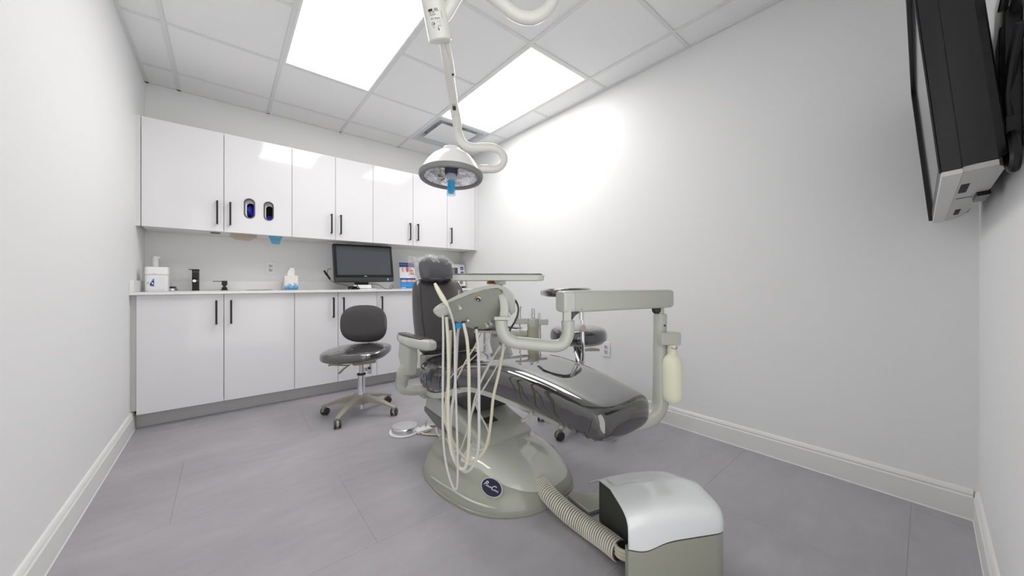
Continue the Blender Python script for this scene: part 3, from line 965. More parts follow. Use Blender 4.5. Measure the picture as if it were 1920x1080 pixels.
# rating label, wrapped on the tube facing the viewer
toward = (Vector((0, 0, CAM_H)) - (h0 + h1) / 2)
fa = math.atan2(toward.dot(uy), toward.dot(ux))
def wrap(bm, s0, s1, l0, l1, lift=0.0005, n=5):
    """strip on the tube: s across (metres, + to the right), l along axis from lower end"""
    A, B = [], []
    sg = 1 if (uy * math.cos(fa) - ux * math.sin(fa)).dot(RT) > 0 else -1
    for i in range(n + 1):
        s = s0 + (s1 - s0) * i / n
        a = fa + sg * (s + 0.004) / RH
        p = (ux * math.cos(a) + uy * math.sin(a)) * (RH + lift)
        A.append(bm.verts.new(h1 + p - ax * (l0 * 0.86 - 0.018))); B.append(bm.verts.new(h1 + p - ax * (l1 * 0.86 - 0.018)))
    for i in range(n):
        bm.faces.new((A[i], A[i + 1], B[i + 1], B[i]))
bm = new()
wrap(bm, -0.024, -0.011, 0.099, 0.106); wrap(bm, -0.022, -0.015, 0.096, 0.0975); wrap(bm, -0.012, -0.007, 0.096, 0.0975)
wrap(bm, -0.022, -0.016, 0.0925, 0.0935); wrap(bm, -0.012, -0.006, 0.0925, 0.0935); wrap(bm, -0.022, -0.004, 0.0885, 0.0897)
wrap(bm, -0.020, -0.013, 0.078, 0.0795); wrap(bm, -0.010, 0.006, 0.078, 0.0797)
wrap(bm, 0.013, 0.0138, 0.076, 0.098); wrap(bm, -0.004, -0.002, 0.046, 0.0535); wrap(bm, -0.003, -0.0005, 0.044, 0.049)
for k in range(8):
    a = k * math.pi / 4
    wrap(bm, -0.0155 + 0.0042 * math.cos(a) - 0.001, -0.0155 + 0.0042 * math.cos(a) + 0.001, 0.0635 + 0.0042 * math.sin(a), 0.0655 + 0.0042 * math.sin(a), n=2)
wrap(bm, -0.0145, -0.012, 0.063, 0.066); wrap(bm, -0.0175, -0.013, 0.0545, 0.056)
obj('rating_print', bm, M_ink, hs, smooth=False)
bm = new()
for k in range(4):
    wrap(bm, -0.006, 0.004 + 0.003 * (k == 0), 0.0985 + 0.0022 * k, 0.0999 + 0.0022 * k)
wrap(bm, -0.006, 0.011, 0.0735, 0.0741); wrap(bm, -0.004, 0.009, 0.068, 0.0688); wrap(bm, -0.004, 0.010, 0.058, 0.0587); wrap(bm, -0.004, 0.007, 0.0555, 0.0563); wrap(bm, 0.003, 0.005, 0.0625, 0.064)
obj('rating_print', bm, M_inkl, hs, smooth=False)
# lower arm
lo = [at(831, 60, 1.06), at(838, 110, 1.13), at(847, 170, 1.26), at(854, 215, 1.38)]
bm = tube(new(), lo, 0.0165, 16, 6)
la = obj('lower_arm', bm, M_arm, t)
bm = tube(new(), [at(838, 80, 1.07), at(844, 108, 1.12), at(849, 142, 1.19)], 0.0085, 12, 4)
obj('cable_cover', bm, M_arm, la)
obj('clip', tube(new(), [at(847.5, 134, 1.17), at(849, 140, 1.18)], 0.0058, 10), M_ink, la)
obj('clip', tube(new(), [at(851, 196, 1.30), at(852, 204, 1.32)], 0.0065, 10), M_steel, la)
obj('clip', tube(new(), [at(851.6, 200, 1.30), at(852, 205, 1.31)], 0.0068, 10), M_ink, la)
bm = tube(new(), [at(852.5, 205, 1.36), at(858, 236, 1.42)], 0.0185, 20)
obj('collar', bm, M_arm, t)
el = [at(857, 232, 1.42), at(860, 252, 1.46), at(869, 269, 1.48), at(884, 276, 1.49), at(905, 276, 1.5), at(924, 277, 1.51), at(938, 284, 1.52), at(945, 297, 1.52), at(940, 310, 1.52), at(928, 317, 1.51), at(905, 317, 1.50), at(884, 315, 1.50)]
bm = tube(new(), el, [0.0180] * 6 + [0.0165] * 6, 16, 6)
obj('yoke_tube', bm, M_arm, t)
bm = tube(new(), [at(901, 317, 1.5), at(915, 317, 1.505)], 0.0185, 20)
obj('collar', bm, M_arm, t)
# head: tilts a little toward the viewer
hc = at(846, 333, D0)
tilt = math.radians(6)
hz = (UP * math.cos(tilt) + (-FW) * -math.sin(tilt)).normalized()      # axis up, tipped away so the glass shows
hz = (UP + FW * 0.10 + RT * -0.0).normalized()
hx = RT - hz * RT.dot(hz); hx.normalize()
hy = hz.cross(hx)
ML = frame(hc, hx, hy, hz)
RL = 0.136
bm = lathe(new(), [(RL - 0.004, 0.004), (RL + 0.001, 0.012), (RL - 0.004, 0.022), (0.112, 0.056), (0.086, 0.088), (0.06, 0.108), (0.043, 0.116), (0.040, 0.117), (0.0405, 0.124), (0.037, 0.130), (0.0, 0.132)], ML, 56, cap=False)
obj('lamp_shade', bm, M_lampw, t, angle=50)
bm = lathe(new(), [(RL - 0.018, -0.004), (RL - 0.012, -0.008), (RL - 0.003, -0.006), (RL + 0.002, 0.004), (RL + 0.001, 0.013), (RL - 0.006, 0.014), (RL - 0.018, 0.006), (RL - 0.018, -0.004)], ML, 56, cap=False)
obj('rim', bm, M_rim, t)
bm = lathe(new(), [(RL - 0.016, 0.002), (0.105, 0.036), (0.08, 0.062), (0.05, 0.082), (0.0, 0.09)], ML, 40, cap=False)
obj('reflector', bm, M_refl, t, angle=12)
bm = lathe(new(), [(RL - 0.017, 0.0), (0.09, -0.004), (0.0, -0.006)], ML, 48, cap=False)
obj('lens', bm, M_lampglass, t)
bm = lathe(new(), [(0, 0.012), (0.026, 0.012), (0.026, 0.022), (0.029, 0.022), (0.029, 0.032), (0.026, 0.032), (0.026, 0.046), (0.0, 0.046)], ML, 24)
obj('bulb_holder', bm, M_ink, t, angle=20)
bm = box(new(), -0.03, 0.03, -0.02, 0.02, 0.046, 0.066, M=ML)
box(bm, -0.016, 0.016, -0.03, 0.03, 0.04, 0.062, M=ML)
obj('bulb_bracket', bm, M_bezel, t)
bm = box(new(), -0.014, 0.014, -0.034, -0.028, 0.040, 0.062, r=0.002, M=ML)
obj('blue_filter', bm, mat('smoky blue plastic', lin((52, 100, 160)), 0.3), t)
bm = lathe(new(), [(0, -0.02), (0.020, -0.02), (0.022, -0.016), (0.022, 0.012), (0, 0.012)], ML, 24)
obj('bulb_shield', bm, film('frosted shield', 0.55, (0.85, 0.86, 0.95), 0.3), t)
bm = tube(new(), [ML @ Vector((0, -0.004, -0.008)), ML @ Vector((0.002, -0.01, -0.05)), ML @ Vector((0.003, -0.014, -0.072))], [0.014, 0.0155, 0.012], 14, 4)
obj('blue_handle', bm, M_blue, t)
bm = new()
R = []
for k, (zz, w_) in enumerate(((-0.012, 0.015), (-0.05, 0.018), (-0.085, 0.0185))):
    R.append([ML @ Vector((0.003 + w_ * math.cos(a * math.pi / 8), -0.012 + w_ * 0.7 * math.sin(a * math.pi / 8), zz)) for a in range(16)])
loft(bm, R, cap=False)
obj('handle_sleeve', bm, film('blue clear sleeve', 0.4, lin((90, 190, 235)), 0.12), t)

# ================================================================== OPERATOR STOOLS
CASTER = None
def star_base(t, c, rot, m, rad=0.27, angs=None):
    c = Vector(c)
    hub = lathe(new(), [(0, 0.072), (0.030, 0.072), (0.034, 0.08), (0.045, 0.125), (0.038, 0.14), (0, 0.14)], Matrix.Translation(c), 24)
    obj('hub', hub, m, t)
    angs = angs or [rot + k * 2 * math.pi / 5 for k in range(5)]
    for a in angs:
        d = Vector((math.cos(a), math.sin(a), 0))
        s = Vector((-math.sin(a), math.cos(a), 0))
        R = []
        for f, z1, z0, w in ((0.10, 0.138, 0.082, 0.034), (0.35, 0.130, 0.092, 0.027), (0.65, 0.110, 0.086, 0.021), (0.9, 0.085, 0.067, 0.017), (1.0, 0.075, 0.062, 0.017), (1.06, 0.070, 0.062, 0.014)):
            p = c + d * (rad * f)
            R.append([p + s * w + UP * z0, p + s * w + UP * (z1 - 0.006), p + s * (w * 0.6) + UP * z1, p - s * (w * 0.6) + UP * z1, p - s * w + UP * (z1 - 0.006), p - s * w + UP * z0])
        leg = obj('leg', loft(new(), R), m, t, angle=25)
        p = c + d * rad
        cs = new()
        tube(cs, [p + UP * 0.064, p + UP * 0.044], 0.012, 12)
        ca = rot * 2.1 + a * 1.7
        wv = Vector((math.cos(ca), math.sin(ca), 0))
        hv = Vector((-wv.y, wv.x, 0))
        pc = p + hv * 0.01 + UP * 0.026
        Mx = frame(pc, hv, UP, wv)
        hood = [(0.028 * math.cos(q), 0.028 * math.sin(q)) for q in [math.radians(x_) for x_ in range(-10, 200, 21)]]
        prism(cs, hood, Mx @ Matrix.Translation((0, 0, -0.008)), 0.016, r=0.002)
        cst = obj('caster', cs, m, leg)
        wl = new()
        for sg in (-1, 1):
            lathe(wl, [(0, -0.007), (0.022, -0.007), (0.0258, -0.004), (0.0258, 0.004), (0.022, 0.007), (0, 0.007)], Mx @ Matrix.Translation((0, 0, sg * 0.0155)), 24)
        obj('wheel', wl, M_bezel, leg)

def paddle(t, pts, m=M_stool):
    r = [0.0045, 0.005, 0.008, 0.010, 0.006]
    return obj('lever', tube(new(), pts, r, 12, 4, flat=0.55), m, t)

# --- stool in front of the base cabinets
S = Vector((0.785, 2.70, 0))
t = thing('operator_stool', 'film-wrapped charcoal stool with oval backrest, standing before the base cabinets', 'stool', S, 'stools in the room')
angs = [math.atan2(p[1] - S.y, p[0] - S.x) for p in ((0.552, 2.845), (0.610, 2.555), (0.905, 2.555), (1.035, 2.80), (0.815, 2.97))]
star_base(t, S, 0.4, M_stool, 0.262, angs)
obj('gas_column', lathe(new(), [(0, 0.04), (0.026, 0.04), (0.026, 0.288), (0.024, 0.292), (0, 0.292)], Matrix.Translation(S), 24), M_chrome, t)
obj('column_collar', lathe(new(), [(0.026, 0.286), (0.031, 0.288), (0.031, 0.298), (0.02, 0.302), (0, 0.302)], Matrix.Translation(S), 24), M_ink, t)
obj('piston', lathe(new(), [(0, 0.29), (0.017, 0.29), (0.017, 0.40), (0, 0.40)], Matrix.Translation(S), 20), M_steel, t)
sc = at(669, 662, 2.58); sc.z = 0
bm = pillow(new(), (sc.x, sc.y, 0.457), RT, FW, UP, 0.240, 0.210, 0.037, 2.5, 4.2, 64, 16)
for v in bm.verts:   # saddle: lip rolls down on the left, front edge waterfalls
    q = v.co - Vector((sc.x, sc.y, 0.45))
    u = q.dot(RT) / 0.24; w = q.dot(FW) / 0.21
    v.co.z += 0.012 * u - 0.010 * max(0, -w) ** 2 + 0.010 * w
obj('seat', bm, M_vinylw, t)
bm = pillow(new(), (sc.x, sc.y, 0.415), RT, FW, UP, 0.205, 0.18, 0.012, 2.6, 3, 40, 8)
for v in bm.verts:
    q = v.co - Vector((sc.x, sc.y, 0.45))
    v.co.z += 0.012 * q.dot(RT) / 0.256
obj('seat_pan', bm, M_silver, t)
bm = box(new(), S.x - 0.07, S.x + 0.09, S.y - 0.06, S.y + 0.08, 0.372, 0.398, r=0.008)
obj('mechanism', bm, M_stool, t)
paddle(t, [at(655, 685, 2.6), at(645, 685, 2.55), at(634, 684, 2.5), at(622, 683, 2.48), at(616, 686, 2.48)])
paddle(t, [at(657, 683, 2.55), at(650, 688, 2.5), at(643, 693, 2.46), at(638, 698, 2.45), at(635, 701, 2.45)])
bp = at(684, 607, 2.74)
bm = pillow(new(), bp, RT, UP, -FW, 0.184, 0.148, 0.032, 2.7, 2.6, 56, 14, bow=0.022)
obj('backrest', bm, M_vinylb, t)
bm = tube(new(), [at(691, 640, 2.80), at(693, 655, 2.80), at(693, 675, 2.76), at(690, 690, 2.70), at(683, 693, 2.66)], 0.013, 12, 4)
obj('back_post', bm, M_steel, t)
bm = box(new(), -0.016, 0.016, -0.008, 0.008, -0.06, 0.06, r=0.003, M=frame(at(692.5, 686, 2.68), RT, FW, UP))
obj('back_bracket', bm, M_chrome, t)

# --- assistant stool on the far side
S = Vector((1.858, 1.526, 0))
t = thing('assistant_stool', 'round film-wrapped charcoal stool with curved chest rest, near the right wall', 'stool', S, 'stools in the room')
star_base(t, S, 0.9, M_stool, 0.26)
obj('gas_column', lathe(new(), [(0, 0.04), (0.026, 0.04), (0.026, 0.36), (0, 0.362)], Matrix.Translation(S), 24), M_chrome, t)
obj('piston', lathe(new(), [(0, 0.36), (0.018, 0.36), (0.018, 0.5), (0.03, 0.5), (0.03, 0.565), (0, 0.565)], Matrix.Translation(S), 20), M_ink, t)
prof = [(0, 0.578), (0.15, 0.578), (0.18, 0.581), (0.190, 0.592), (0.192, 0.61), (0.190, 0.635), (0.182, 0.655), (0.165, 0.667), (0.12, 0.674), (0, 0.677)]
obj('seat', lathe(new(), prof, Matrix.Translation(S), 56), M_vinylw, t)
obj('seat_pan', lathe(new(), [(0, 0.562), (0.15, 0.562), (0.165, 0.570), (0.165, 0.579), (0, 0.579)], Matrix.Translation(S), 40), M_silver, t)
# chest rest support: chrome post in front of the seat
pb = at(1091, 684, 2.02)
pt_ = at(1090, 588, 2.04)
bm = tube(new(), [at(1078, 652, 2.2), at(1082, 668, 2.12), at(1087, 680, 2.06), at(1092, 681, 2.02), at(1094, 664, 2.02), at(1093, 640, 2.02), at(1092, 600, 2.03), at(1091, 560, 2.04)], 0.010, 12, 5)
obj('rest_post', bm, M_chrome, t)
bm = tube(new(), [at(1090, 600, 2.03), at(1090, 553, 2.04)], 0.0145, 14)
obj('rest_sleeve', bm, M_chrome, t)
bm = pillow(new(), at(1092, 615, 2.01), RT, UP, -FW, 0.021, 0.022, 0.012, 2.2, 2.4, 24, 8)
obj('clamp_knob', bm, M_peach, t)
q = [at(1017, 546.5, 2.30), at(1030, 546, 2.13), at(1056, 545.5, 2.05), at(1085, 544.5, 2.06), at(1103, 543.5, 2.18), at(1107, 543.5, 2.38)]
bm = tube(new(), q, [0.022, 0.029, 0.029, 0.029, 0.027, 0.016], 20, 6, flat=0.62)
for v in bm.verts:
    cz = 0.925
    v.co.z = cz - 0.010 + (v.co.z - cz) * 0.9
obj('chest_rest', bm, M_vinylw, t)
bm = tube(new(), [at(1084, 650, 2.2), at(1092, 660, 2.16), at(1098, 656, 2.12), at(1108, 655, 2.1), at(1124, 656, 2.1)], [0.005, 0.005, 0.009, 0.012, 0.008], 12, 4, flat=0.55)
obj('lever', bm, M_stool, t)

# ================================================================== DENTAL CHAIR
CX = 1.12
dc = thing('dental_chair', 'dark film-covered dental patient chair with headrest on a grey-green base', 'dental chair', (1.07, 1.5, 0))

# base body: polar shell over a plan outline
BC = Vector((1.075, 1.50, 0))
OUT = [(1.262, 1.075), (1.16, 1.052), (1.0, 1.053), (0.90, 1.105), (0.82, 1.19), (0.768, 1.34), (0.756, 1.5), (0.768, 1.61), (0.80, 1.69), (0.88, 1.755), (1.06, 1.785), (1.25, 1.76), (1.35, 1.66), (1.395, 1.5), (1.39, 1.3), (1.345, 1.16)]
def outline_r(a):
    """radius of plan outline at angle a, smooth periodic interpolation"""
    pol = sorted(((math.atan2(p[1] - BC.y, p[0] - BC.x) % (2 * math.pi)), math.hypot(p[0] - BC.x, p[1] - BC.y)) for p in OUT)
    a %= 2 * math.pi
    n = len(pol)
    for i in range(n):
        a0, r0 = pol[i]
        a1, r1 = pol[(i + 1) % n]
        if i == n - 1:
            a1 += 2 * math.pi
        aa = a if a >= pol[0][0] else a + 2 * math.pi
        if a0 <= aa <= a1:
            f = (aa - a0) / (a1 - a0)
            rm = pol[(i - 1) % n][1]
            rn = pol[(i + 2) % n][1]
            return 0.5 * ((2 * r0) + (r1 - rm) * f + (2 * rm - 5 * r0 + 4 * r1 - rn) * f * f + (3 * r0 - rm - 3 * r1 + rn) * f ** 3)
    return pol[0][1]
def base_pt(a, s, lift=0.0):
    r = outline_r(a) * s
    zt = 0.185 + 0.015 * math.sin(a)                          # higher to the rear
    z = zt * max(0.0, 1 - s ** 2.9) ** 0.62
    # shallow scoop low on the sides
    k = math.exp(-((s - 0.90) / 0.06) ** 2) * math.exp(-((((a - math.pi * 1.08 + math.pi) % (2 * math.pi)) - math.pi) / 0.6) ** 2)
    r -= 0.034 * k
    return Vector((BC.x + r * math.cos(a), BC.y + r * math.sin(a), z + 0.012 + lift))
def base_n(a, s):
    e = 1e-3
    du = base_pt(a + e, s) - base_pt(a - e, s)
    dv = base_pt(a, s + e) - base_pt(a, s - e)
    n = dv.cross(du).normalized()
    return n if n.z > 0 else -n
NA = 96
SS = [0.0001, 0.2, 0.4, 0.55, 0.65, 0.72, 0.78, 0.83, 0.87, 0.90, 0.93, 0.955, 0.975, 0.988, 0.996, 1.0]
bm = new()
R = [[base_pt(2 * math.pi * k / NA, s) for k in range(NA)] for s in SS]
R.append([Vector((p.x, p.y, 0.0)) for p in R[-1]])
loft(bm, R)
base = obj('base_body', bm, M_grn2, dc, angle=60)
# front cover over the toe end, brighter reflection put into its paler colour
def seam_s(a):
    d = ((a - math.radians(283) + math.pi) % (2 * math.pi)) - math.pi
    return 0.955 - 0.22 * min(1.0, abs(d) / 0.95) ** 2.2
A0, A1 = math.radians(205), math.radians(372)
bm = new()
rows = []
NB = 60
for i in range(NB + 1):
    a = A0 + (A1 - A0) * i / NB
    s1 = seam_s(a)
    rw = []
    for j in range(15):
        s = 0.12 + (s1 - 0.12) * j / 14
        n = base_n(a, s)
        edge = max(0.0, 1 - ((14 - j) / 3.0)) if j > 11 else 0
        rw.append(bm.verts.new(base_pt(a, s) + n * (0.006 if j < 14 else 0.0005)))
    rows.append(rw)
for x, y in zip(rows, rows[1:]):
    for j in range(14):
        bm.faces.new((x[j], x[j + 1], y[j + 1], y[j]))
obj('front_cover', bm, M_grnl, dc, angle=60)
# rim line and floor gap
bm = new()
R = [[Vector((BC.x + outline_r(2 * math.pi * k / NA) * s * math.cos(2 * math.pi * k / NA), BC.y + outline_r(2 * math.pi * k / NA) * s * math.sin(2 * math.pi * k / NA), z)) for k in range(NA)] for s, z in ((1.003, 0.001), (1.006, 0.006), (1.004, 0.012), (0.99, 0.014))]
loft(bm, R, cap=False)
obj('base_skirt', bm, M_grn2, dc)
# raised swoosh rib on the side
pts = []
for k in range(14):
    f = k / 13
    a = math.radians(174 + 66 * f)
    s = 0.985 - 0.012 * math.sin(f * math.pi) 
    pts.append(base_pt(a, s) + base_n(a, s) * 0.001)
obj('side_rib', tube(new(), pts, [0.002] + [0.0055] * 12 + [0.002], 8, 3), M_grn, dc)
# maker's oval
ea, es_ = None, None
best = 1e9
for i in range(200):
    a = math.radians(190 + 70 * i / 200)
    for j in range(60):
        s = 0.7 + 0.3 * j / 60
        p = base_pt(a, s) - Vector((0, 0, CAM_H))
        px, py = 960 + 648 * p.dot(RT) / p.dot(FW), 531 - 648 * p.z / p.dot(FW)
        dd = (px - 922) ** 2 + (py - 915) ** 2
        if dd < best:
            best, ea, es_ = dd, a, s
ep, en = base_pt(ea, es_), base_n(ea, es_)
ex = (base_pt(ea + 0.05, es_) - base_pt(ea - 0.05, es_)).normalized()
ex = (ex - en * ex.dot(en)).normalized()
q_ = Matrix.Rotation(math.radians(-20), 3, en)
ex = q_ @ ex
ey = en.cross(ex)
Me = frame(ep + en * 0.003, ex, ey, en)
bm = lathe(new(), [(0.95, -0.004), (1.06, -0.001), (1.0, 0.003), (0, 0.0035)], Me @ Matrix.Diagonal((0.050, 0.034, 1, 1)), 40)
bd = obj('emblem_plate', bm, M_grnl, dc)
bm = lathe(new(), [(0, 0.0), (0.94, 0.0), (0.92, 0.005), (0, 0.0055)], Me @ Matrix.Diagonal((0.050, 0.034, 1, 1)), 40)
bn_ = obj('emblem', bm, M_navy, dc)
for body, sz, px_, py_ in (('P', 0.027, -0.031, 0.003), ('elton', 0.0115, -0.0160, -0.0015), ('&', 0.009, -0.0030, -0.002), ('C', 0.027, 0.0075, 0.001), ('rane', 0.0115, 0.0245, -0.0025)):
    text_mesh(body, sz, Me @ Matrix.Translation((px_, py_, 0.0062)), M_ltxt, 'emblem_lettering', bn_, 0.0003, 0.35)

# lift arm: sloped slab
YZ = frame((0.945, 0, 0), (0, 1, 0), (0, 0, 1), (1, 0, 0))
bm = new()
prism(bm, [(1.98, 0.215), (1.955, 0.285), (1.86, 0.305), (1.66, 0.295), (1.42, 0.232), (1.345, 0.195), (1.36, 0.15), (1.50, 0.14), (1.86, 0.165)], YZ, 0.32, r=0.018, seg=3)
obj('lift_arm', bm, M_grn, dc)
bm = new()
prism(bm, [(1.97, 0.190), (1.97, 0.215), (1.62, 0.200), (1.45, 0.17), (1.45, 0.15), (1.80, 0.14)], frame((0.938, 0, 0), (0, 1, 0), (0, 0, 1), (1, 0, 0)), 0.02, r=0.004)
obj('lift_arm_guard', bm, mat('mid grey rubber', lin((120, 121, 116)), 0.5), dc)
bm = box(new(), 0.99, 1.25, 1.50, 1.86, 0.29, 0.40, r=0.015)
obj('seat_support', bm, M_bezel, dc)
bm = new()
prism(bm, [(0, 0), (0.05, 0), (0.05, 0.004), (0, 0.004)], frame((0.99, 1.45, 0.262), (0, 1, 0.15), (0, 0, 1), (1, 0, 0)), 0.08)
obj('warning_label', box(new(), 1.02, 1.09, 1.42, 1.47, 0.0, 0.0012, M=Matrix.Translation((0, 0, 0.265)) @ Matrix.Translation((0, 1.445, 0)) @ Matrix.Rotation(math.radians(12), 4, 'X') @ Matrix.Translation((0, -1.445, 0))), M_ink, dc)

# seat cushion
SEC = [  # y, half width, z bottom, z top, exponent
    (2.000, 0.10, 0.40, 0.47, 2.2), (1.985, 0.17, 0.362, 0.505, 2.6), (1.94, 0.222, 0.335, 0.530, 3.2), (1.86, 0.240, 0.326, 0.540, 3.4), (1.75, 0.244, 0.335, 0.545, 3.6), (1.63, 0.238, 0.372, 0.553, 3.8),
    (1.52, 0.230, 0.418, 0.568, 4.0), (1.42, 0.224, 0.447, 0.590, 4.2), (1.30, 0.216, 0.456, 0.607, 4.4), (1.18, 0.206, 0.455, 0.612, 4.6), (1.05, 0.196, 0.448, 0.604, 4.6),
    (0.93, 0.186, 0.439, 0.589, 4.6), (0.82, 0.177, 0.429, 0.568, 4.6), (0.75, 0.170, 0.424, 0.554, 4.6), (0.715, 0.162, 0.423, 0.545, 4.4), (0.694, 0.148, 0.426, 0.536, 4.0), (0.682, 0.126, 0.434, 0.524, 3.4), (0.678, 0.09, 0.448, 0.508, 3.0)]
def interp_sec(k=4):
    out = []
    P = [Vector((s[0], s[1], s[2])) for s in SEC]
    Q = [Vector((s[3], s[4], 0)) for s in SEC]
    a, b_ = catmull(P, k), catmull(Q, k)
    return [(u[0], u[1], u[2], v[0], v[1]) for u, v in zip(a, b_)]
from mathutils import noise as mnoise
bm = new()
R = []
for (y, hw, zb, zt, e) in interp_sec(6):
    ring = []
    zc, hz_ = (zb + zt) / 2, (zt - zb) / 2
    for p in se_ring((CX, y, zc), (1, 0, 0), (0, 0, 1), hw, hz_, e, 120):
        u = (p.x - CX) / max(hw, 1e-4)
        if p.z > zc and 1.35 < y < 2.0:
            p.z -= math.sin((y - 1.35) / 0.65 * math.pi) * 0.012 * (1 - u * u)
        # the clear film over the vinyl crinkles down the sides of the rear and the toe
        side = max(0.0, min(1.0, ((zt - 0.012) - p.z) / 0.04))
        rear = 0.08 + 0.92 * max(min(1.0, max(0.0, (y - 1.40) / 0.2)), min(1.0, max(0.0, (0.84 - y) / 0.1)))
        n_ = mnoise.noise(Vector((y * 24 + p.z * 12, p.x * 4, p.z * 7))) * 0.0036
        out = Vector((p.x - CX, 0, (p.z - zc) * 1.5))
        if out.length > 1e-5:
            p += out.normalized() * (n_ * side * rear)
        ring.append(p)
    R.append(ring)
loft(bm, R)
obj('seat_cushion', bm, M_vinyl, dc, angle=180)
# film creases on the side of the seat
rnd = random.Random(11)
bm = new()
secs = interp_sec(3)
def seat_side(y, th, lift=0.001):
    s = min(secs, key=lambda q: abs(q[0] - y))
    i = secs.index(s)
    hw, zb, zt, e = s[1:]
    return Vector((CX + (hw + lift) * sgnpow(math.cos(th), 2 / e), y, (zb + zt) / 2 + ((zt - zb) / 2 + lift) * sgnpow(math.sin(th), 2 / e)))
for k in range(46):
    y = rnd.choice([rnd.uniform(1.62, 1.97), rnd.uniform(1.62, 1.97), rnd.uniform(1.2, 1.6), rnd.uniform(0.72, 0.86)])
    th0 = math.radians(rnd.uniform(195, 235))
    th1 = th0 - math.radians(rnd.uniform(18, 48))
    dy = rnd.uniform(-0.05, 0.05)
    P = [seat_side(y + dy * f, th0 + (th1 - th0) * f) for f in (0, 0.33, 0.66, 1)]
    r0 = rnd.uniform(0.0012, 0.0026)
    tube(bm, P, [r0 * 0.3, r0, r0 * 0.8, r0 * 0.2], 6, 3, flat=0.7)
o = obj('film_crease', bm, M_vinyl, dc)
o['kind'] = 'stuff'
# pan below the cushion
bm = new()
R = []
for (y, hw, zb, zt, e) in interp_sec(3)[6:30]:
    zc = min(zb + 0.012, 0.470)
    R.append([Vector((CX - hw * 0.93, y, zb + 0.026)), Vector((CX - hw * 0.90, y, zb - 0.006)), Vector((CX - hw * 0.55, y, zb - 0.030)), Vector((CX + hw * 0.55, y, zb - 0.030)), Vector((CX + hw * 0.90, y, zb - 0.006)), Vector((CX + hw * 0.93, y, zb + 0.026))])
loft(bm, R)
obj('seat_pan', bm, M_grnl, dc, angle=30)
bm = box(new(), 0.905, 0.955, 1.90, 1.965, 0.285, 0.345, r=0.006)
obj('pan_bracket', bm, M_grn, dc)
bm = tube(new(), [(0.895, 1.95, 0.345), (0.88, 1.975, 0.352), (0.885, 1.95, 0.358), (0.90, 1.93, 0.35)], 0.005, 8, 4)
obj('latch', bm, M_chrome, dc)
# under seat fittings toward the toe
bm = box(new(), 1.06, 1.20, 0.98, 1.22, 0.375, 0.425, r=0.01)
obj('foot_support', bm, M_grn, dc)
bm = tube(new(), [(1.05, 1.12, 0.40), (1.04, 1.15, 0.36), (1.03, 1.17, 0.35)], 0.007, 8, 4)
obj('release_lever', bm, M_grnl, dc)

# backrest
bm = new()
R = []
by0, bz0, by1, bz1 = 1.97, 0.515, 2.20, 1.0
bdir = Vector((0, by1 - by0, bz1 - bz0)).normalized()
bnor = Vector((0, -bdir.z, bdir.y))        # toward the sitter (-y)
Lb = math.hypot(by1 - by0, bz1 - bz0)
prof = [(0.0, 0.12, 0.02), (0.02, 0.185, 0.042), (0.06, 0.215, 0.055), (0.13, 0.222, 0.058), (0.25, 0.214, 0.056), (0.38, 0.198, 0.052), (0.46, 0.182, 0.048), (0.505, 0.165, 0.042), (0.525, 0.14, 0.032), (0.535, 0.10, 0.015)]
pp = catmull([Vector(p) for p in prof], 3)
for q in pp:
    f, hw, th = q
    c = Vector((CX + 0.016, by0, bz0)) + bdir * f
    R.append(se_ring(c, (1, 0, 0), bnor, max(hw, 0.01), max(th, 0.004), 3.2, 48))
loft(bm, R)
bk = obj('backrest', bm, M_vinylb, dc)
# stitched seams down both sides
for sx in (-1, 1):
    pts = [Vector((CX + 0.016, by0, bz0)) + bdir * f + Vector((sx * (hw - 0.035), 0, 0)) + bnor * (th * 0.985) for f, hw, th in [(q[0], q[1], q[2]) for q in pp[5:-7]]]
    obj('seam', tube(new(), pts, 0.0022, 6), M_seam, bk)
bm = new()
c = Vector((CX, by0, bz0)) + bdir * 0.3 - bnor * 0.066
box(bm, -0.12, 0.15, -0.22, 0.16, -0.012, 0.012, r=0.01, M=frame(c, (1, 0, 0), bdir, bnor))
obj('back_shell', bm, M_grn2, dc)
# lumbar joint between seat and back
obj('hinge', box(new(), 0.93, 1.31, 1.94, 2.02, 0.44, 0.53, r=0.012), M_grn2, dc)

# headrest
hcn = Vector((1.117, 2.155, 1.058))
bm = pillow(new(), hcn, (1, 0, 0), (0, 0.30, 0.954), (0, -0.954, 0.30), 0.120, 0.088, 0.045, 3.3, 3.2, 56, 16)
hr = obj('headrest', bm, M_head, dc)
bm = pillow(new(), hcn + Vector((0, -0.040, -0.062)), (1, 0, 0), (0, 0.1, 0.99), (0, -0.99, 0.1), 0.082, 0.012, 0.010, 2.4, 2.2, 32, 8)
obj('headrest_lip', bm, M_seam, hr)
bm = box(new(), 1.05, 1.19, 2.205, 2.222, 0.80, 1.06, r=0.006)
obj('headrest_bar', bm, M_steel, dc)
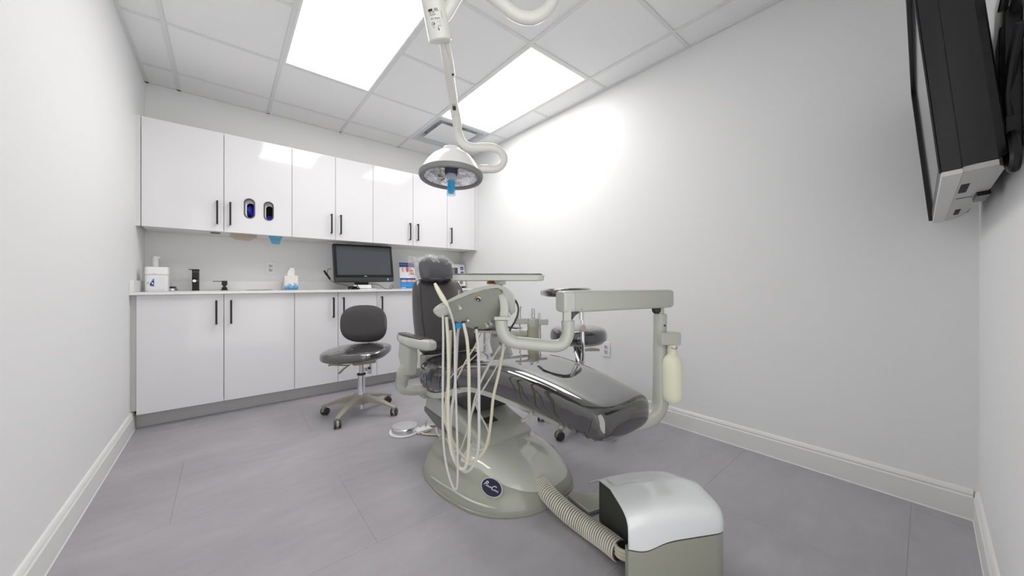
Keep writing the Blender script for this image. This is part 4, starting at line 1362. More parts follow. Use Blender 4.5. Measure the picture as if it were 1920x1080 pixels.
# clear film bag over the headrest
bm = pillow(new(), hcn + Vector((-0.008, 0.0, 0.006)), (1, 0, 0), (0, 0.30, 0.954), (0, -0.954, 0.30), 0.146, 0.104, 0.060, 2.9, 2.4, 72, 22)
for v in bm.verts:
    q = v.co - hcn
    a = math.atan2(q.z, q.x)
    rr = Vector((q.x, 0, q.z)).length
    w = 0.006 * math.sin(7 * a + 20 * q.y) + 0.003 * math.sin(17 * a + 50 * q.y + 1.3)
    if rr > 0.05:
        v.co += Vector((q.x, 0, q.z)).normalized() * w * min(1, rr / 0.1)
    v.co.y += 0.004 * math.sin(60 * q.x) * math.sin(50 * q.z)
    if q.z < -0.06:
        v.co.z += 0.012
obj('headrest_film', bm, M_film, hr)
bm = new()
rows = []
for j in range(9):
    v = j / 8
    rw = []
    for i in range(9):
        u = i / 8
        x = 0.925 + 0.085 * u + 0.006 * math.sin(4 * v)
        z = 1.02 + 0.125 * v - 0.03 * (1 - v) * u
        y = 2.175 + 0.012 * math.sin(6 * u + 3 * v) 
        rw.append(bm.verts.new((x, y, z)))
    rows.append(rw)
for a, b_ in zip(rows, rows[1:]):
    for i in range(8):
        bm.faces.new((a[i], a[i + 1], b_[i + 1], b_[i]))
bmesh.ops.solidify(bm, geom=bm.faces[:], thickness=0.0008)
obj('film_flap', bm, M_film2, hr)

# armrests
def armrest(sx):
    x = CX + sx * 0.325
    bm = new()
    R = []
    for (y, hw, zb, zt) in ((2.00, 0.012, 0.645, 0.666), (1.985, 0.026, 0.630, 0.674), (1.93, 0.034, 0.614, 0.676), (1.80, 0.036, 0.617, 0.676), (1.68, 0.036, 0.624, 0.680), (1.61, 0.033, 0.628, 0.686), (1.575, 0.024, 0.636, 0.682), (1.566, 0.012, 0.650, 0.670)):
        R.append(se_ring((x - 0.02 * sx * (y - 1.6), y, (zb + zt) / 2), (1, 0, 0), (0, 0, 1), hw, (zt - zb) / 2, 3.2, 28))
    loft(bm, R)
    a = obj('armrest', bm, M_grnl, dc)
    bm = new()
    box(bm, x - 0.022, x + 0.022, 1.66, 1.965, 0.0, 0.008, r=0.003, M=Matrix.Translation((0, 0, 0.6785)) @ Matrix.Translation((0, 1.66, 0)) @ Matrix.Rotation(math.radians(-0.6), 4, 'X') @ Matrix.Translation((0, -1.66, 0)))
    obj('armrest_pad', bm, M_vinylm, a)
    bm = new()
    w = 0.034
    prism(bm, [(1.94, 0.625), (1.80, 0.618), (1.80, 0.56), (1.81, 0.47), (1.86, 0.45), (1.915, 0.48), (1.955, 0.56)], frame((x - 0.026, 0, 0), (0, 1, 0), (0, 0, 1), (1, 0, 0)), 0.052, r=0.010, seg=3)
    obj('armrest_upright', bm, M_grn, dc)
    # S shaped lower arm to the seat frame
    pts = [Vector((x, 1.87, 0.505)), Vector((x - 0.012 * sx * -1, 1.905, 0.455)), Vector((x + sx * 0.012, 1.93, 0.40)), Vector((x + sx * 0.004, 1.93, 0.36)), Vector((x - sx * 0.06, 1.91, 0.345)), Vector((x - sx * 0.13, 1.88, 0.345))]
    obj('armrest_bracket', tube(new(), pts, [0.040, 0.042, 0.036, 0.034, 0.036, 0.030], 20, 6, flat=0.8), M_grn, dc)
    return x
xa = armrest(-1)
armrest(1)
bm = new()
pts = [at(751, 688, 2.06), at(748, 703, 2.05), at(744, 716, 2.05), at(743, 730, 2.05)]
tube(bm, pts, [0.003, 0.009, 0.011, 0.004], 8, 4, flat=0.25)
obj('film_strip', bm, M_tape, dc)
bm = new()
prism(bm, [(1.62, 0.42), (1.90, 0.42), (1.86, 0.56), (1.82, 0.625), (1.77, 0.63), (1.70, 0.56)], frame((1.385, 0, 0), (0, 1, 0), (0, 0, 1), (1, 0, 0)), 0.02, r=0.004)
pl = obj('side_plate', bm, M_grn, dc)
for yy, zz in ((1.78, 0.58), (1.74, 0.46)):
    obj('bolt', lathe(new(), [(0, 0), (0.008, 0), (0.007, 0.004), (0, 0.005)], frame((1.385, yy, zz), (0, 1, 0), (0, 0, 1), (-1, 0, 0)), 12), M_steel, pl)

# assistant holder post on the far side of the seat
PX_, PY_ = 1.45, 1.54
t = thing('suction_holder', 'grey-green post holding suction tips at the far side of the dental chair seat', 'holder', (PX_, PY_, 0.45))
Mp = Matrix.Translation((PX_, PY_, 0))
obj('post', lathe(new(), [(0, 0.50), (0.035, 0.50), (0.035, 0.705), (0, 0.705)], Mp, 28), mat('olive grey plastic', lin((178, 179, 158)), 0.35), t)
obj('post_cap', lathe(new(), [(0, 0.703), (0.0365, 0.703), (0.0365, 0.742), (0.030, 0.756), (0, 0.76)], Mp, 28), M_grn, t)
obj('post_base', lathe(new(), [(0, 0.40), (0.045, 0.40), (0.045, 0.50), (0.037, 0.525), (0, 0.525)], Mp, 28), M_grn2, t)
bm = new()
Mr = frame((PX_, PY_, 0), RT, FW, UP)
box(bm, -0.115, -0.03, -0.02, 0.02, 0.722, 0.757, r=0.004, M=Mr)
box(bm, 0.03, 0.09, -0.02, 0.02, 0.717, 0.752, r=0.004, M=Mr)
obj('holder_arm', bm, M_grn, t)
for dx, z0, z1, r0, r1 in ((-0.085, 0.757, 0.830, 0.010, 0.013), (0.0, 0.76, 0.818, 0.012, 0.009), (0.037, 0.752, 0.788, 0.008, 0.006)):
    bm = lathe(new(), [(0, z0), (r0, z0), (r0 * 0.9, (z0 + z1) / 2), (r1, z1), (r1 * 0.7, z1), (0, z1 - 0.01)], Mr @ Matrix.Translation((dx, 0, 0)), 18)
    obj('suction_tip', bm, M_steel, t)
for dx in (-0.082, 0.042):
    p0 = Mr @ Vector((dx, 0, 0.722))
    obj('suction_hose', tube(new(), [p0, p0 + Vector((0.003, 0, -0.10)), p0 + Vector((0.0, 0, -0.20)), p0 + Vector((0.02, 0.02, -0.28))], 0.0045, 10, 5), M_hoseg, t)
obj('mount_bracket', box(new(), 1.353, 1.47, 1.515, 1.565, 0.39, 0.44, r=0.006), M_grn2, t)

# ================================================================== DELIVERY UNIT
DP = Vector((1.41, 0.72, 0))
du = thing('delivery_unit', 'grey-green delivery arm with tray, instrument head and hanging hoses over the chair', 'dental unit', (1.41, 0.72, 0.4))
# post, curving in under the toe end of the seat
bm = tube(new(), [(1.19, 0.86, 0.385), (1.29, 0.80, 0.385), (1.37, 0.75, 0.40), (1.408, 0.722, 0.45), (1.411, 0.720, 0.53), (1.41, 0.72, 0.62), (1.41, 0.72, 0.74), (1.41, 0.72, 0.80)], [0.034, 0.034, 0.034, 0.033, 0.030, 0.028, 0.027, 0.0265], 22, 6)
obj('post', bm, M_grn, du)
Mp = Matrix.Translation(DP)
obj('post_collar', lathe(new(), [(0, 0.80), (0.027, 0.80), (0.027, 0.835), (0.024, 0.842), (0, 0.842)], Mp, 24), M_grn, du)
obj('pivot_pin', lathe(new(), [(0, 0), (0.004, 0), (0.004, 0.004), (0, 0.004)], frame(DP + RT * 0.008 + UP * 0.795 - FW * 0.0255, RT, UP, -FW), 10), M_ink, du)
obj('post_neck', lathe(new(), [(0, 0.84), (0.016, 0.84), (0.016, 0.872), (0, 0.872)], Mp, 20), M_grn, du)
bm = pillow(new(), Vector((1.395, 0.728, 0.862)), RT, UP, -FW, 0.018, 0.022, 0.018, 2.4, 2.4, 20, 8)
obj('joint_boot', bm, M_bezel, du)
# spring arm (parallelogram beam)
P0, P1 = Vector((1.464, 0.708, 0.905)), Vector((0.905, 0.826, 0.905))
bx = (P1 - P0).normalized()
by = UP.cross(bx).normalized()
Lbm = (P1 - P0).length
R = []
Mbm = frame(P0, bx, by, UP)
bm = new()
for (x, hy_, hz_) in ((0.0, 0.020, 0.028), (0.004, 0.025, 0.035), (0.02, 0.028, 0.0385), (Lbm - 0.045, 0.030, 0.039)):
    R.append(se_ring(Mbm @ Vector((x, 0, 0)), by, UP, hy_, hz_, 6, 32))
loft(bm, R)
sa = obj('spring_arm', bm, M_grn, du)
bm = new()
R = [se_ring(Mbm @ Vector((x, 0, 0)), by, UP, hy_, hz_, 6, 32) for (x, hy_, hz_) in ((Lbm - 0.0445, 0.0295, 0.0385), (Lbm - 0.01, 0.029, 0.038), (Lbm - 0.002, 0.026, 0.034), (Lbm, 0.021, 0.028))]
loft(bm, R)
obj('arm_end_cap', bm, M_grnl, sa)
bm = new()
for x, z in ((Lbm - 0.075, -0.026), (0.03, -0.026)):
    obj('screw', lathe(new(), [(0, 0), (0.0048, 0), (0.004, 0.003), (0, 0.003)], frame(Mbm @ Vector((x, 0.0285, z)), bx, UP, by), 12), M_steel, sa)
for x, z in ((Lbm - 0.075, -0.026), (0.03, -0.026)):
    obj('screw', lathe(new(), [(0, 0), (0.0048, 0), (0.004, 0.003), (0, 0.003)], frame(Mbm @ Vector((x, -0.0285, z)), bx, UP, -by), 12), M_steel, sa)
# knuckle and lower swing pipe
D = 1.215
k0 = at(1065, 588, D)
bm = box(new(), -0.014, 0.014, -0.016, 0.016, -0.022, 0.03, r=0.004, M=frame(at(1063, 594, D), RT, FW, UP))
obj('knuckle', bm, M_grn, du)
bm = new()
prism(bm, [(0, 0), (0.028, 0), (0.012, -0.010), (0.002, -0.026)], frame(at(1072, 586, D - 0.01), RT, UP, FW), 0.02, r=0.001)
obj('knuckle_stop', bm, M_bezel, du)
bm = tube(new(), [at(1065, 601, D), at(1065, 618, D), at(1063, 632, D), at(1055, 644, D), at(1041, 648.5, D), at(1015, 647, D), at(985, 644, D), at(966, 642, D), at(952, 635, D), at(943, 622, D), at(940, 608, D), at(940, 600, D)], 0.0222, 24, 6)
obj('swing_pipe', bm, M_grn, du)
bm = tube(new(), [at(1065, 602.5, D), at(1065, 608, D)], 0.0238, 26)
obj('pipe_collar', bm, M_grn, du)
bm = box(new(), -0.024, 0.031, -0.024, 0.024, -0.006, 0.006, r=0.002, M=frame(at(940, 596, D), RT, FW, UP))
obj('pipe_collar', bm, M_grn, du)
# tray column
bm = new()
col = [at(945, 594, D), at(946, 580, D), at(944.5, 565, D), at(941, 550, D), at(936, 538, D), at(934, 531, D)]
q = catmull(col, 4)
R = []
for i, p in enumerate(q):
    tg = (q[min(i + 1, len(q) - 1)] - q[max(i - 1, 0)]).normalized()
    sd = (RT - tg * RT.dot(tg)).normalized()
    w = 0.0165 - 0.004 * i / len(q)
    R.append(se_ring(p, sd, FW, w, 0.016, 5, 20))
loft(bm, R)
obj('tray_column', bm, M_grn, du)
bm = box(new(), -0.018, 0.018, -0.02, 0.02, -0.008, 0.006, r=0.003, M=frame(at(939, 529.5, D), RT, FW, UP))
obj('tray_mount', bm, M_grn, du)
# tray
TZ = 0.988
Mt = frame(Vector((at(936, 520, 1.26).x, at(936, 520, 1.26).y, TZ)), RT, FW, UP)
bm = new()
def rr(a, b_, r, z, n=5):
    pts = []
    for cx_, cy_, a0 in ((a - r, b_ - r, 0), (-a + r, b_ - r, 90), (-a + r, -b_ + r, 180), (a - r, -b_ + r, 270)):
        for k in range(n + 1):
            t_ = math.radians(a0 + 90 * k / n)
            pts.append(Mt @ Vector((cx_ + r * math.cos(t_), cy_ + r * math.sin(t_), z)))
    return pts
loft(bm, [rr(0.150, 0.098, 0.03, -0.010), rr(0.156, 0.104, 0.032, -0.008), rr(0.158, 0.106, 0.032, 0.008), rr(0.155, 0.103, 0.031, 0.010), rr(0.150, 0.098, 0.03, 0.009), rr(0.148, 0.096, 0.03, 0.001)])
ty = obj('tray_holder', bm, M_grn, du)
bm = new()
loft(bm, [rr(0.140, 0.09, 0.028, 0.002), rr(0.151, 0.10, 0.03, 0.0105), rr(0.153, 0.102, 0.03, 0.0135), rr(0.150, 0.099, 0.03, 0.0135), rr(0.138, 0.088, 0.028, 0.004)])
obj('tray_insert', bm, M_steel, du)
bm = new()
loft(bm, [rr(0.146, 0.096, 0.03, 0.0138), rr(0.149, 0.0985, 0.03, 0.0150), rr(0.12, 0.08, 0.03, 0.0165)])
obj('tray_film', bm, film('tray film', 0.5, (0.93, 0.93, 0.93), 0.15, bump=(40, 0.5, 0.006)), du)

# instrument head: wedge body, its underside tipped toward the viewer
DH = 1.235
TL = math.radians(36)
HN = FW * math.cos(TL) + UP * math.sin(TL)          # into the head
HV = UP * math.cos(TL) - FW * math.sin(TL)          # up along its face
HO = at(885, 578, DH)
def hd(px, py, off=0.0):
    """point on the head's face (off > 0 is into the head)"""
    o = Vector((0, 0, CAM_H))
    r = at(px, py, 1.0) - o
    k = ((HO - o).dot(HN) + off) / r.dot(HN)
    return o + r * k
def loc(px, py, off=0.0):
    q = hd(px, py, off) - HO
    return (q.dot(RT), q.dot(HV))
Mhd = frame(HO, RT, HV, FW)
face = [loc(*p) for p in ((821, 583), (830, 572), (842, 566), (870, 556), (900, 546), (922, 540), (937, 538), (946, 556), (950, 585), (948, 606), (930, 615), (905, 619.5), (892, 619), (878, 614), (864, 608), (852, 598), (838, 599), (826, 596), (820, 590))]
bm = new()
prism(bm, face, Mhd, 0.15, r=0.008, seg=3)
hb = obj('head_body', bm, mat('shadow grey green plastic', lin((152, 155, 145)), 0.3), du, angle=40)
top = [loc(*p, -0.006) for p in ((817.5, 587), (818.5, 580), (826, 571), (838, 563.5), (862, 551), (892, 539.5), (915, 534.5), (934, 533), (948, 539), (962, 552), (966, 562), (966, 585), (958, 592), (954, 582), (951, 562), (944, 544), (934, 538.5), (915, 541), (892, 547.5), (862, 559), (842, 567), (829, 573), (822, 581), (820, 588))]
bm = new()
prism(bm, top, frame(HO - HN * 0.006, RT, HV, FW), 0.17, r=0.004, seg=2)
obj('head_cover', bm, M_grnl, du, angle=40)
bm = pillow(new(), hd(829.5, 583) + FW * 0.075, (RT * 0.8 + HV * 0.6), (HV * 0.8 - RT * 0.6), FW, 0.040, 0.033, 0.090, 2.6, 3.6, 36, 12)
obj('head_end', bm, M_grnl, du)
# buttons, knobs
bq = hd(896.5, 560.5)
for k, m in enumerate((M_red, M_sky, M_lblue, M_yel)):
    bm = new()
    pts = []
    for i in range(7):
        a = math.radians(100 + 90 * k + 15 * i)
        pts.append(bq - HN * 0.002 + RT * 0.0095 * math.cos(a) + HV * 0.0095 * math.sin(a))
    tube(bm, pts, 0.0026, 6)
    obj('colour_ring', bm, m, hb)
obj('dial_button', lathe(new(), [(0, 0), (0.0075, 0), (0.0065, 0.006), (0, 0.007)], frame(bq, RT, HV, -HN), 20), M_ink, hb)
obj('dial_glint', lathe(new(), [(0, 0), (0.0028, 0), (0.002, 0.002), (0, 0.0025)], frame(bq - HN * 0.006, RT, HV, -HN), 12), M_white, hb)
for a, b_, r in (((860, 573), (863, 578), 0.0058), ((874, 606), (878, 601), 0.0042), ((911, 606), (914, 612), 0.0060), ((918, 603), (921, 608), 0.0058)):
    obj('control_knob', tube(new(), [hd(*a, 0.002), hd(*b_, -0.018)], r, 14), M_grnl, hb)
obj('vent_plug', tube(new(), [hd(855.5, 556) + FW * 0.07, hd(855.5, 556) + FW * 0.07 + UP * 0.022], 0.0045, 12), M_silver, hb)
obj('lower_tray', box(new(), -0.055, 0.03, 0.0, 0.09, -0.004, 0.004, r=0.002, M=frame(at(916, 622, DH + 0.05), RT, FW, UP)), M_grn2, du)
obj('orange_cap', lathe(new(), [(0, 0), (0.017, 0), (0.017, 0.007), (0.013, 0.012), (0, 0.0125)], Matrix.Translation(at(921, 532.6, 1.345)), 20), M_orange, du)
# black data lead from the back of the head
obj('head_lead', tube(new(), [at(962, 562, DH + 0.02), at(969, 568, DH), at(972, 582, DH - 0.01), at(967, 600, DH - 0.01), at(958, 615, DH), at(955, 621, DH)], [0.008, 0.0035, 0.0035, 0.0035, 0.0035, 0.005], 10, 5), M_bezel, du)
obj('blue_tag', box(new(), -0.010, 0.010, -0.010, 0.010, 0, 0.001, M=frame(at(860, 611, DH + 0.03), RT, UP, FW)), M_blue, du)

# handpiece hoses
def hose(pts, r, m, name='hose', n=10):
    return obj(name, tube(new(), [at(*p) for p in pts], r, n, 6), m, du)
def boot(p, r=0.0075):
    obj('hose_socket', tube(new(), [hd(p[0], p[1] - 5, 0.004), hd(p[0], p[1] + 0.5, -0.003)], r, 14), M_ink, hb)
d = DH + 0.012
for p in ((830.5, 592), (836.5, 596), (869, 607), (893, 618)):
    boot(p)
hose([(830.5, 590, d), (831, 640, d), (830.5, 700, d), (830, 760, d), (830.5, 810, d), (834, 855, d), (842, 893, d - 0.01), (851, 916, d - 0.01), (855.5, 917, d - 0.02), (858, 900, d - 0.02), (858, 860, d - 0.02), (857, 815, d - 0.02), (855, 750, d - 0.02), (853, 690, d - 0.02), (853, 640, d - 0.02), (851, 611, d - 0.02), (846, 590, d - 0.035), (840, 574, DH - 0.03)], 0.0042, M_hoseg)
hose([(837, 594, d), (840, 640, d), (841, 700, d), (840, 760, d), (841, 805, d), (846, 845, d), (857, 872, d), (867, 880, d), (874, 872, d), (878, 845, d), (880, 800, d), (879.5, 740, d), (879, 690, d), (876, 640, d), (869, 606, d)], 0.0062, M_cream)
hose([(893, 617, d), (896.5, 650, d), (898, 700, d), (898, 760, d), (898, 825, d), (893, 860, d), (883, 879, d), (872, 884.5, d + 0.01), (861, 874, d + 0.02), (851, 850, d + 0.03), (845, 812, d + 0.05), (847, 770, d + 0.06), (853, 725, d + 0.07), (855, 690, d + 0.08), (858, 630, d + 0.09), (862, 605, d + 0.09)], 0.0055, M_hoseg)
hose([(946, 632, d + 0.10), (942, 665, d + 0.11), (934, 705, d + 0.10), (925, 745, d + 0.09), (921, 785, d + 0.09), (916, 820, d + 0.09), (908, 845, d + 0.09), (893, 861, d + 0.09), (877, 862, d + 0.09), (862, 848, d + 0.1), (848, 826, d + 0.1), (838, 800, d + 0.12), (834, 780, d + 0.14), (838, 740, d + 0.15), (842, 700, d + 0.15), (845, 620, d + 0.12)], 0.0058, M_cream2)
# thin leads slanting behind
e = d + 0.16
hose([(937, 648, e), (915, 690, e), (900, 720, e), (889, 752, e), (882, 790, e), (880, 812, e), (882, 835, e), (893, 845, e), (912, 838, e), (918, 820, e), (912, 800, e), (899, 775, e + 0.02), (893, 755, e + 0.02), (900, 720, e + 0.04), (918, 680, e + 0.04), (944, 645, e + 0.04)], 0.0034, M_hoseg)
hose([(948, 650, e), (930, 690, e), (911, 722, e), (893, 752, e), (882, 785, e), (872, 820, e), (862, 845, e), (848, 842, e), (836, 822, e)], 0.0034, M_hoseg)
hose([(922, 623, e), (906, 650, e), (885, 673, e), (862, 690, e), (848, 704, e), (840, 720, e), (835, 760, e)], 0.0022, M_cream)
hose([(903, 622, e), (890, 650, e), (874, 676, e), (862, 700, e), (853, 720, e), (848, 760, e), (842, 800, e), (846, 830, e), (858, 842, e)], 0.0032, M_cream2)
# syringe handpiece laid across the head
bm = tube(new(), [at(815, 531, DH - 0.075), at(820, 541, DH - 0.07), at(829, 557, DH - 0.055), at(836, 568, DH - 0.04), at(840, 574, DH - 0.03)], [0.0045, 0.0075, 0.0092, 0.0075, 0.0045], 14, 5)
obj('syringe', bm, M_bottle, du)

# bottle bracket and water bottle
bm = new()
box(bm, -0.030, 0.052, -0.024, 0.024, -0.027, 0.024, r=0.006, M=frame(Vector((1.41, 0.72, 0.745)) + RT * 0.010 - FW * 0.036, RT, FW, UP))
obj('bottle_bracket', bm, M_grn, du)
bc = Vector((1.41, 0.72, 0)) + RT * 0.034 - FW * 0.036
Mw = Matrix.Translation((bc.x, bc.y, 0))
z0 = 0.485
prof = [(0, z0 + 0.012), (0.018, z0 + 0.010), (0.026, z0), (0.033, z0 + 0.006), (0.0385, z0 + 0.02), (0.0392, z0 + 0.05), (0.0392, z0 + 0.145), (0.037, z0 + 0.165), (0.030, z0 + 0.182), (0.020, z0 + 0.192), (0.0165, z0 + 0.20), (0.0165, z0 + 0.21), (0, z0 + 0.21)]
t2 = obj('water_bottle', lathe(new(), prof, Mw, 36), M_bottle, du)
obj('bottle_cap', lathe(new(), [(0, 0.692), (0.0195, 0.692), (0.0195, 0.719), (0, 0.719)], Mw, 28), mat('cream cap', lin((232, 226, 204)), 0.4), t2)
p = Vector((bc.x, bc.y, 0.707)) - FW * 0.0195
obj('wire_hook', tube(new(), [p + RT * -0.012 + UP * 0.003, p + RT * -0.008 + UP * -0.001, p + RT * 0.004 + UP * -0.004, p + RT * 0.009 + UP * 0.0, p + RT * 0.010 + UP * 0.006], 0.0011, 6, 4), M_ink, t2)

# ================================================================== FOOT CONTROL
c = Vector((0.905, 2.185, 0))
t = thing('foot_control', 'round chrome foot pedal on a white base, on the floor left of the dental chair', 'foot pedal', c)
obj('pedal_base', lathe(new(), [(0, 0.0005), (0.094, 0.0005), (0.097, 0.004), (0.094, 0.010), (0, 0.010)], Matrix.Translation(c), 40), M_white, t)
bm = lathe(new(), [(0, 0.010), (0.080, 0.010), (0.083, 0.014), (0.083, 0.034), (0.079, 0.042), (0.070, 0.044), (0.0, 0.046)], Matrix.Translation(c), 44)
obj('pedal_disc', bm, M_chrome, t)
bm = box(new(), c.x + 0.045, c.x + 0.145, c.y - 0.105, c.y - 0.045, 0.0005, 0.022, r=0.008)
obj('cable_housing', bm, M_white, t)
obj('toggle', tube(new(), [(c.x + 0.115, c.y - 0.068, 0.02), (c.x + 0.115, c.y - 0.068, 0.05), (c.x + 0.115, c.y - 0.068, 0.062)], [0.008, 0.006, 0.004], 10), M_chrome, t)
def fl(px, py, z=0.007):
    o = Vector((0, 0, CAM_H))
    r = at(px, py, 1.0) - o
    return o + r * ((z - CAM_H) / r.z)
for m, q in ((M_cream2, ((788, 802), (798, 797.5), (812, 795.5), (824, 795.5), (836, 797))),
             (M_cream, ((788, 803.5), (800, 799), (814, 797.5), (826, 798), (838, 800))),
             (M_cream2, ((788, 804.5), (796, 802), (791, 806), (789.5, 810), (794, 813.5), (806, 815), (820, 815.5), (834, 816))),
             (M_cream, ((822, 798), (818.5, 803), (819, 811), (824, 818), (834, 824)))):
    obj('pedal_cable', tube(new(), [fl(*p) for p in q], 0.006, 10, 6), m, t)

# ================================================================== UTILITY BOX AND HOSE
F0 = Vector((0.952, 0.586, 0))
U_ = Vector((0.84, -0.5426, 0)) * 0.345
V_ = Vector((0.5426, 0.84, 0)) * 0.36
def ub(a, b_, z):
    return F0 + U_ * a + V_ * b_ + UP * z
t = thing('utility_box', 'grey floor utility box with pale curved lid, at the toe end of the dental chair', 'floor box', ub(0.5, 0.5, 0))
def lid_z(a, b_):
    zr = [(0, 0.238), (0.15, 0.250), (0.4, 0.256), (0.7, 0.226), (0.9, 0.18), (1.0, 0.150)]
    for (b0, z0), (b1, z1) in zip(zr, zr[1:]):
        if b0 <= b_ <= b1:
            z = z0 + (z1 - z0) * (b_ - b0) / (b1 - b0)
    u = min(1, max(0, a))
    return z + 0.022 * math.sin(math.pi * min(1, u * 1.0)) ** 0.8 - 0.016 * max(0, (u - 0.72) / 0.28) ** 2.2
def bfront(a):
    return 0.14 - math.sqrt(max(0.0, 0.14 ** 2 - max(0.0, a - 0.86) ** 2))
def seam_z(a):
    return 0.158 - 0.020 * math.exp(-((a - 0.16) / 0.16) ** 2) + 0.018 * a ** 1.2
bm = new()
rows = []
NA_, NB_ = 50, 22
for i in range(NA_ + 1):
    a = i / NA_
    bf = bfront(a)
    def ub_(a, b_, z):
        return ub(a, bf + b_ * (1 - bf), z)
    rw = [ub_(a, 0.010, seam_z(a)), ub_(a, 0.0, seam_z(a) + 0.004), ub_(a, 0.0, lid_z(a, 0) - 0.035), ub_(a, 0.012, lid_z(a, 0) - 0.014), ub_(a, 0.045, lid_z(a, 0.045) - 0.003)]
    for j in range(1, NB_ + 1):
        b_ = 0.045 + (1 - 0.045) * j / NB_
        rw.append(ub_(a, b_, lid_z(a, b_)))
    rows.append(rw)
rows.append([Vector((p.x, p.y, min(p.z - 0.012, 0.168))) + U_ * 0.012 for p in rows[-1]])
rows.append([Vector((p.x, p.y, min(p.z - 0.004, 0.125))) + U_ * 0.004 for p in rows[-1]])
VV = [[bm.verts.new(p) for p in rw] for rw in rows]
for x, y in zip(VV, VV[1:]):
    for j in range(len(x) - 1):
        bm.faces.new((x[j], x[j + 1], y[j + 1], y[j]))
bmesh.ops.recalc_face_normals(bm, faces=bm.faces[:])
o = obj('lid', bm, M_boxtop, t, angle=50)
w = o.modifiers.new('solid', 'SOLIDIFY')
w.thickness = 0.004
w.offset = -1
# body
bm = new()
fr_ = [0.004 + 0.991 * k / 40 for k in range(41)]
pl_ = [(a, bfront(a) + 0.012, seam_z(a) - 0.004) for a in fr_] + [(0.995, 0.5, 0.118), (0.995, 0.99, 0.108), (0.34, 0.99, 0.128), (0.30, 0.30, 0.142), (0.22, 0.10, 0.142), (0.004, 0.07, 0.15)]
LO = [bm.verts.new(ub(a, b_, 0.0)) for a, b_, z in pl_]
HI = [bm.verts.new(ub(a, b_, z)) for a, b_, z in pl_]
n = len(LO)
bm.faces.new(LO[::-1]); bm.faces.new(HI)
for i in range(n):
    bm.faces.new((LO[i], LO[(i + 1) % n], HI[(i + 1) % n], HI[i]))
obj('box_body', bm, M_grn2, t, angle=30)
# recessed side wall under the arch, its shade put into a darker colour
bm = new()
A, B = [], []
for k in range(15):
    b_ = 0.08 + 0.90 * k / 14
    a = 0.20 + 0.10 * math.sin(math.pi * min(1, b_ * 1.2) / 1.2)
    a = 0.24 - 0.12 * b_
    A.append(bm.verts.new(ub(a, b_, 0.0))); B.append(bm.verts.new(ub(a, b_, lid_z(a, b_) - 0.006)))
for k in range(14):
    bm.faces.new((A[k], A[k + 1], B[k + 1], B[k]))
bmesh.ops.solidify(bm, geom=bm.faces[:], thickness=0.006)
obj('recessed_side', bm, mat('shaded grey green plastic', lin((112, 115, 105)), 0.4), t)
bm = new()
prism(bm, [(1.165, 0.90), (1.185, 1.035), (1.22, 1.045), (1.30, 0.96), (1.30, 0.86)], frame((0, 0, 0.0005), (1, 0, 0), (0, 1, 0), (0, 0, 1)), 0.018, r=0.008)
obj('floor_flange', bm, M_grn2, t)
obj('outlet_hole', lathe(new(), [(0, 0), (0.024, 0), (0.024, 0.004), (0, 0.004)], frame(ub(0.21, 0.16, 0.10), V_.normalized(), UP, -U_.normalized()), 18), M_dark, t)
for k in range(3):
    obj('inner_tube', tube(new(), [(1.03, 0.69, 0.055 + 0.012 * k), (1.01, 0.655, 0.06 + 0.012 * k), ub(0.12, 0.13, 0.075 + 0.012 * k), ub(0.22, 0.15, 0.085 + 0.01 * k)], 0.0065, 10, 5), M_cream2, t)
# corrugated hose
ctr = catmull([Vector((1.085, 1.10, 0.075)), Vector((1.062, 1.02, 0.066)), Vector((1.058, 0.92, 0.050)), Vector((1.060, 0.83, 0.043)), Vector((1.051, 0.74, 0.050)), Vector((1.038, 0.672, 0.056))], 24)
pts, rad = [], []
Ls = [0]
for a, b_ in zip(ctr, ctr[1:]):
    Ls.append(Ls[-1] + (b_ - a).length)
NR = 42
def along(s):
    for i in range(len(Ls) - 1):
        if Ls[i] <= s <= Ls[i + 1]:
            f = (s - Ls[i]) / max(1e-9, Ls[i + 1] - Ls[i])
            return ctr[i].lerp(ctr[i + 1], f)
    return ctr[-1]
for k in range(NR * 6 + 1):
    pts.append(along(Ls[-1] * k / (NR * 6)))
    rad.append((0.0305, 0.0345, 0.0368, 0.0372, 0.0368, 0.0345)[k % 6])
t3 = thing('corrugated_hose', 'cream ribbed conduit lying on the floor from chair base to utility box', 'hose', pts[len(pts) // 2])
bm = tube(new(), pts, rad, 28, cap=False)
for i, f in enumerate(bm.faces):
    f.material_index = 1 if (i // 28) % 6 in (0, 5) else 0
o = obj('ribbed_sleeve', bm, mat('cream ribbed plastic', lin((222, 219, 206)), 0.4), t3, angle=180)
o.data.materials.append(mat('shaded grooves of ribbed plastic', lin((112, 108, 92)), 0.6))  # dark groove colour stands in for the shade between ribs
obj('liner', tube(new(), [along(Ls[-1] * k / 30) for k in range(31)], 0.0295, 20), M_ink, t3)

# ================================================================== WALL TELEVISION
TX0, TW, TH = 1.30, 0.97, 0.565
tv = thing('wall_television', 'black flat television seen edge-on at the top right, on the near wall', 'television', (TX0 + TW / 2, -0.03, 1.226))
lean = 0.088
Mt = frame((TX0, -0.021, 1.226), (1, 0.0075, 0), (0, lean, 1.0), (0, -1, lean))
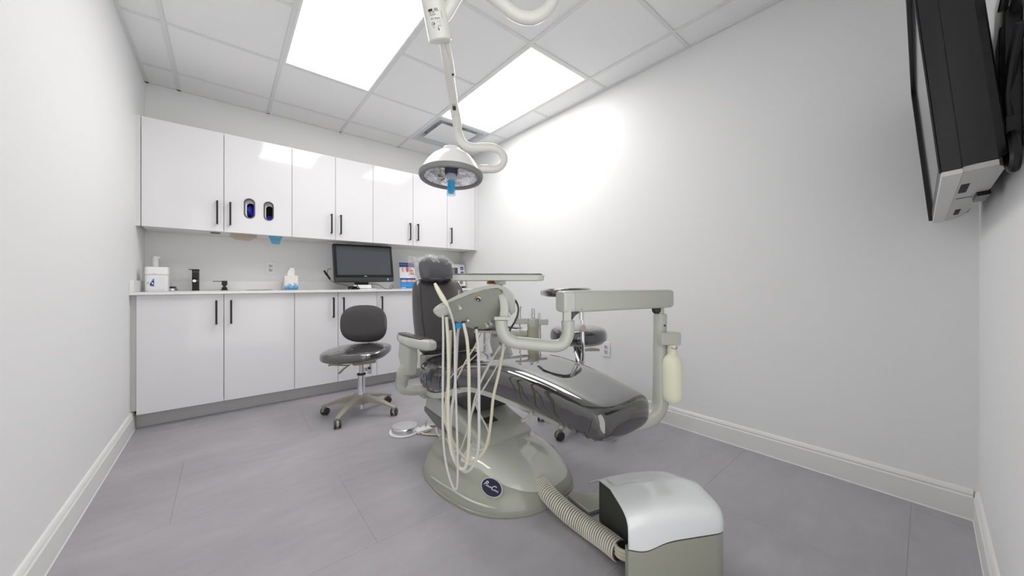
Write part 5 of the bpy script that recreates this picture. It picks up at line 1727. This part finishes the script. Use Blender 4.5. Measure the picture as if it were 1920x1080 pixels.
# local: x along width (away from viewer), y up, z toward the wall
bm = new()
box(bm, 0.0, TW, 0.004, TH, 0.0, 0.032, r=0.003, M=Mt)
obj('bezel_frame', bm, M_satin, tv)
bm = new()
box(bm, 0.014, TW - 0.014, 0.030, TH - 0.018, -0.0006, 0.004, M=Mt)
obj('screen', bm, M_screen, tv)
obj('bezel_edge', box(new(), TW - 0.013, TW, 0.004, TH, -0.010, 0.0, r=0.001, M=Mt), M_blackp, tv)
obj('bezel_edge', box(new(), 0.0, 0.012, 0.004, TH, -0.0035, 0.0, r=0.001, M=Mt), M_blackp, tv)
bm = box(new(), 0.0125, TW - 0.0135, TH - 0.012, TH, -0.010, 0.0, r=0.001, M=Mt)
obj('bezel_edge', bm, M_blackp, tv)
bm = new()
R = []
for z, i, s in ((0.031, 0.003, 0.0), (0.080, 0.005, 0.004), (0.092, 0.010, 0.010), (0.098, 0.04, 0.03)):
    R.append([Mt @ Vector(p) for p in ((i, 0.008 + s, z), (TW - i, 0.008 + s, z), (TW - i, TH - i, z), (i, TH - i, z))])
loft(bm, R)
bs = obj('back_shell', bm, M_satin, tv, smooth=False)
obj('bottom_trim', box(new(), 0.001, TW - 0.001, -0.006, 0.006, 0.0, 0.031, r=0.0015, M=Mt), mat('pale silver plastic', lin((214, 214, 212)), 0.35), tv)
bm = new()
prism(bm, [(0.004, 0.031), (TW - 0.004, 0.031), (TW - 0.004, 0.050), (TW - 0.10, 0.070), (TW - 0.30, 0.080), (0.30, 0.092), (0.05, 0.092), (0.004, 0.080)], frame(Mt @ Vector((0, -0.004, 0)), Mt.to_3x3() @ Vector((1, 0, 0)), Mt.to_3x3() @ Vector((0, 0, 1)), Mt.to_3x3() @ Vector((0, 1, 0))), 0.014, r=0.002)
bpn = obj('bottom_panel', bm, M_silver, tv)
for q in ((0.17, 0.30, 0.036, 0.050), (0.66, 0.80, 0.046, 0.058), (0.40, 0.405, 0.036, 0.066)):
    obj('vent_slot', box(new(), q[0], q[1], -0.0052, -0.002, q[2], q[3], r=0.0004, M=Mt), M_dark, bpn)
obj('port_block', box(new(), 0.34, 0.46, -0.016, 0.004, 0.070, 0.094, r=0.002, M=Mt), M_blackp, tv)

# mount between the television and the wall
tm = thing('television_mount', 'black jointed wall bracket holding the television to the near wall', 'bracket', (1.50, YF, 1.4))
obj('wall_plate', box(new(), 1.66, 1.80, YF + 0.0005, YF + 0.005, 1.34, 1.80, r=0.002), M_silver, tm)
obj('wall_rail', box(new(), 1.375, 1.40, YF + 0.0005, YF + 0.008, 1.45, 1.66, r=0.002), M_steel, tm)
bm = new()
prism(bm, [(1.335, 1.27), (1.375, 1.25), (1.40, 1.34), (1.41, 1.55), (1.385, 1.60), (1.35, 1.59)], frame((0, -0.133, 0), (1, 0, 0), (0, 0, 1), (0, 1, 0)), 0.022, r=0.003)
obj('tilt_arm', bm, M_black, tm)
bm = new()
prism(bm, [(1.42, 1.26), (1.50, 1.30), (1.50, 1.56), (1.42, 1.58)], frame((0, -0.1335, 0), (1, 0, 0), (0, 0, 1), (0, 1, 0)), 0.024, r=0.003)
obj('tilt_arm', bm, M_black, tm)
bm = tube(new(), [(1.352, -0.108, 1.585), (1.335, -0.116, 1.64), (1.325, -0.124, 1.70), (1.32, -0.127, 1.78)], 0.010, 10, 4, flat=0.7)
obj('upper_strut', bm, M_black, tm)
bm = tube(new(), [(1.34, -0.122, 1.575), (1.30, -0.126, 1.60), (1.24, -0.127, 1.625)], 0.010, 10, flat=0.7)
obj('extension_arm', bm, M_black, tm)
bm = tube(new(), [(1.29, -0.126, 1.52), (1.335, -0.120, 1.46), (1.35, -0.116, 1.40), (1.345, -0.117, 1.34)], 0.010, 10, 4, flat=0.8)
obj('extension_arm', bm, M_black, tm)
bm = tube(new(), [(1.345, -0.112, 1.30), (1.335, -0.115, 1.26), (1.315, -0.116, 1.225), (1.295, -0.118, 1.215), (1.29, -0.12, 1.235), (1.31, -0.12, 1.275), (1.335, -0.12, 1.30)], 0.0085, 8, 6)
tag(obj('tv_cable', bm, M_blackp), 'black cable loop hanging below the television bracket', 'cable')
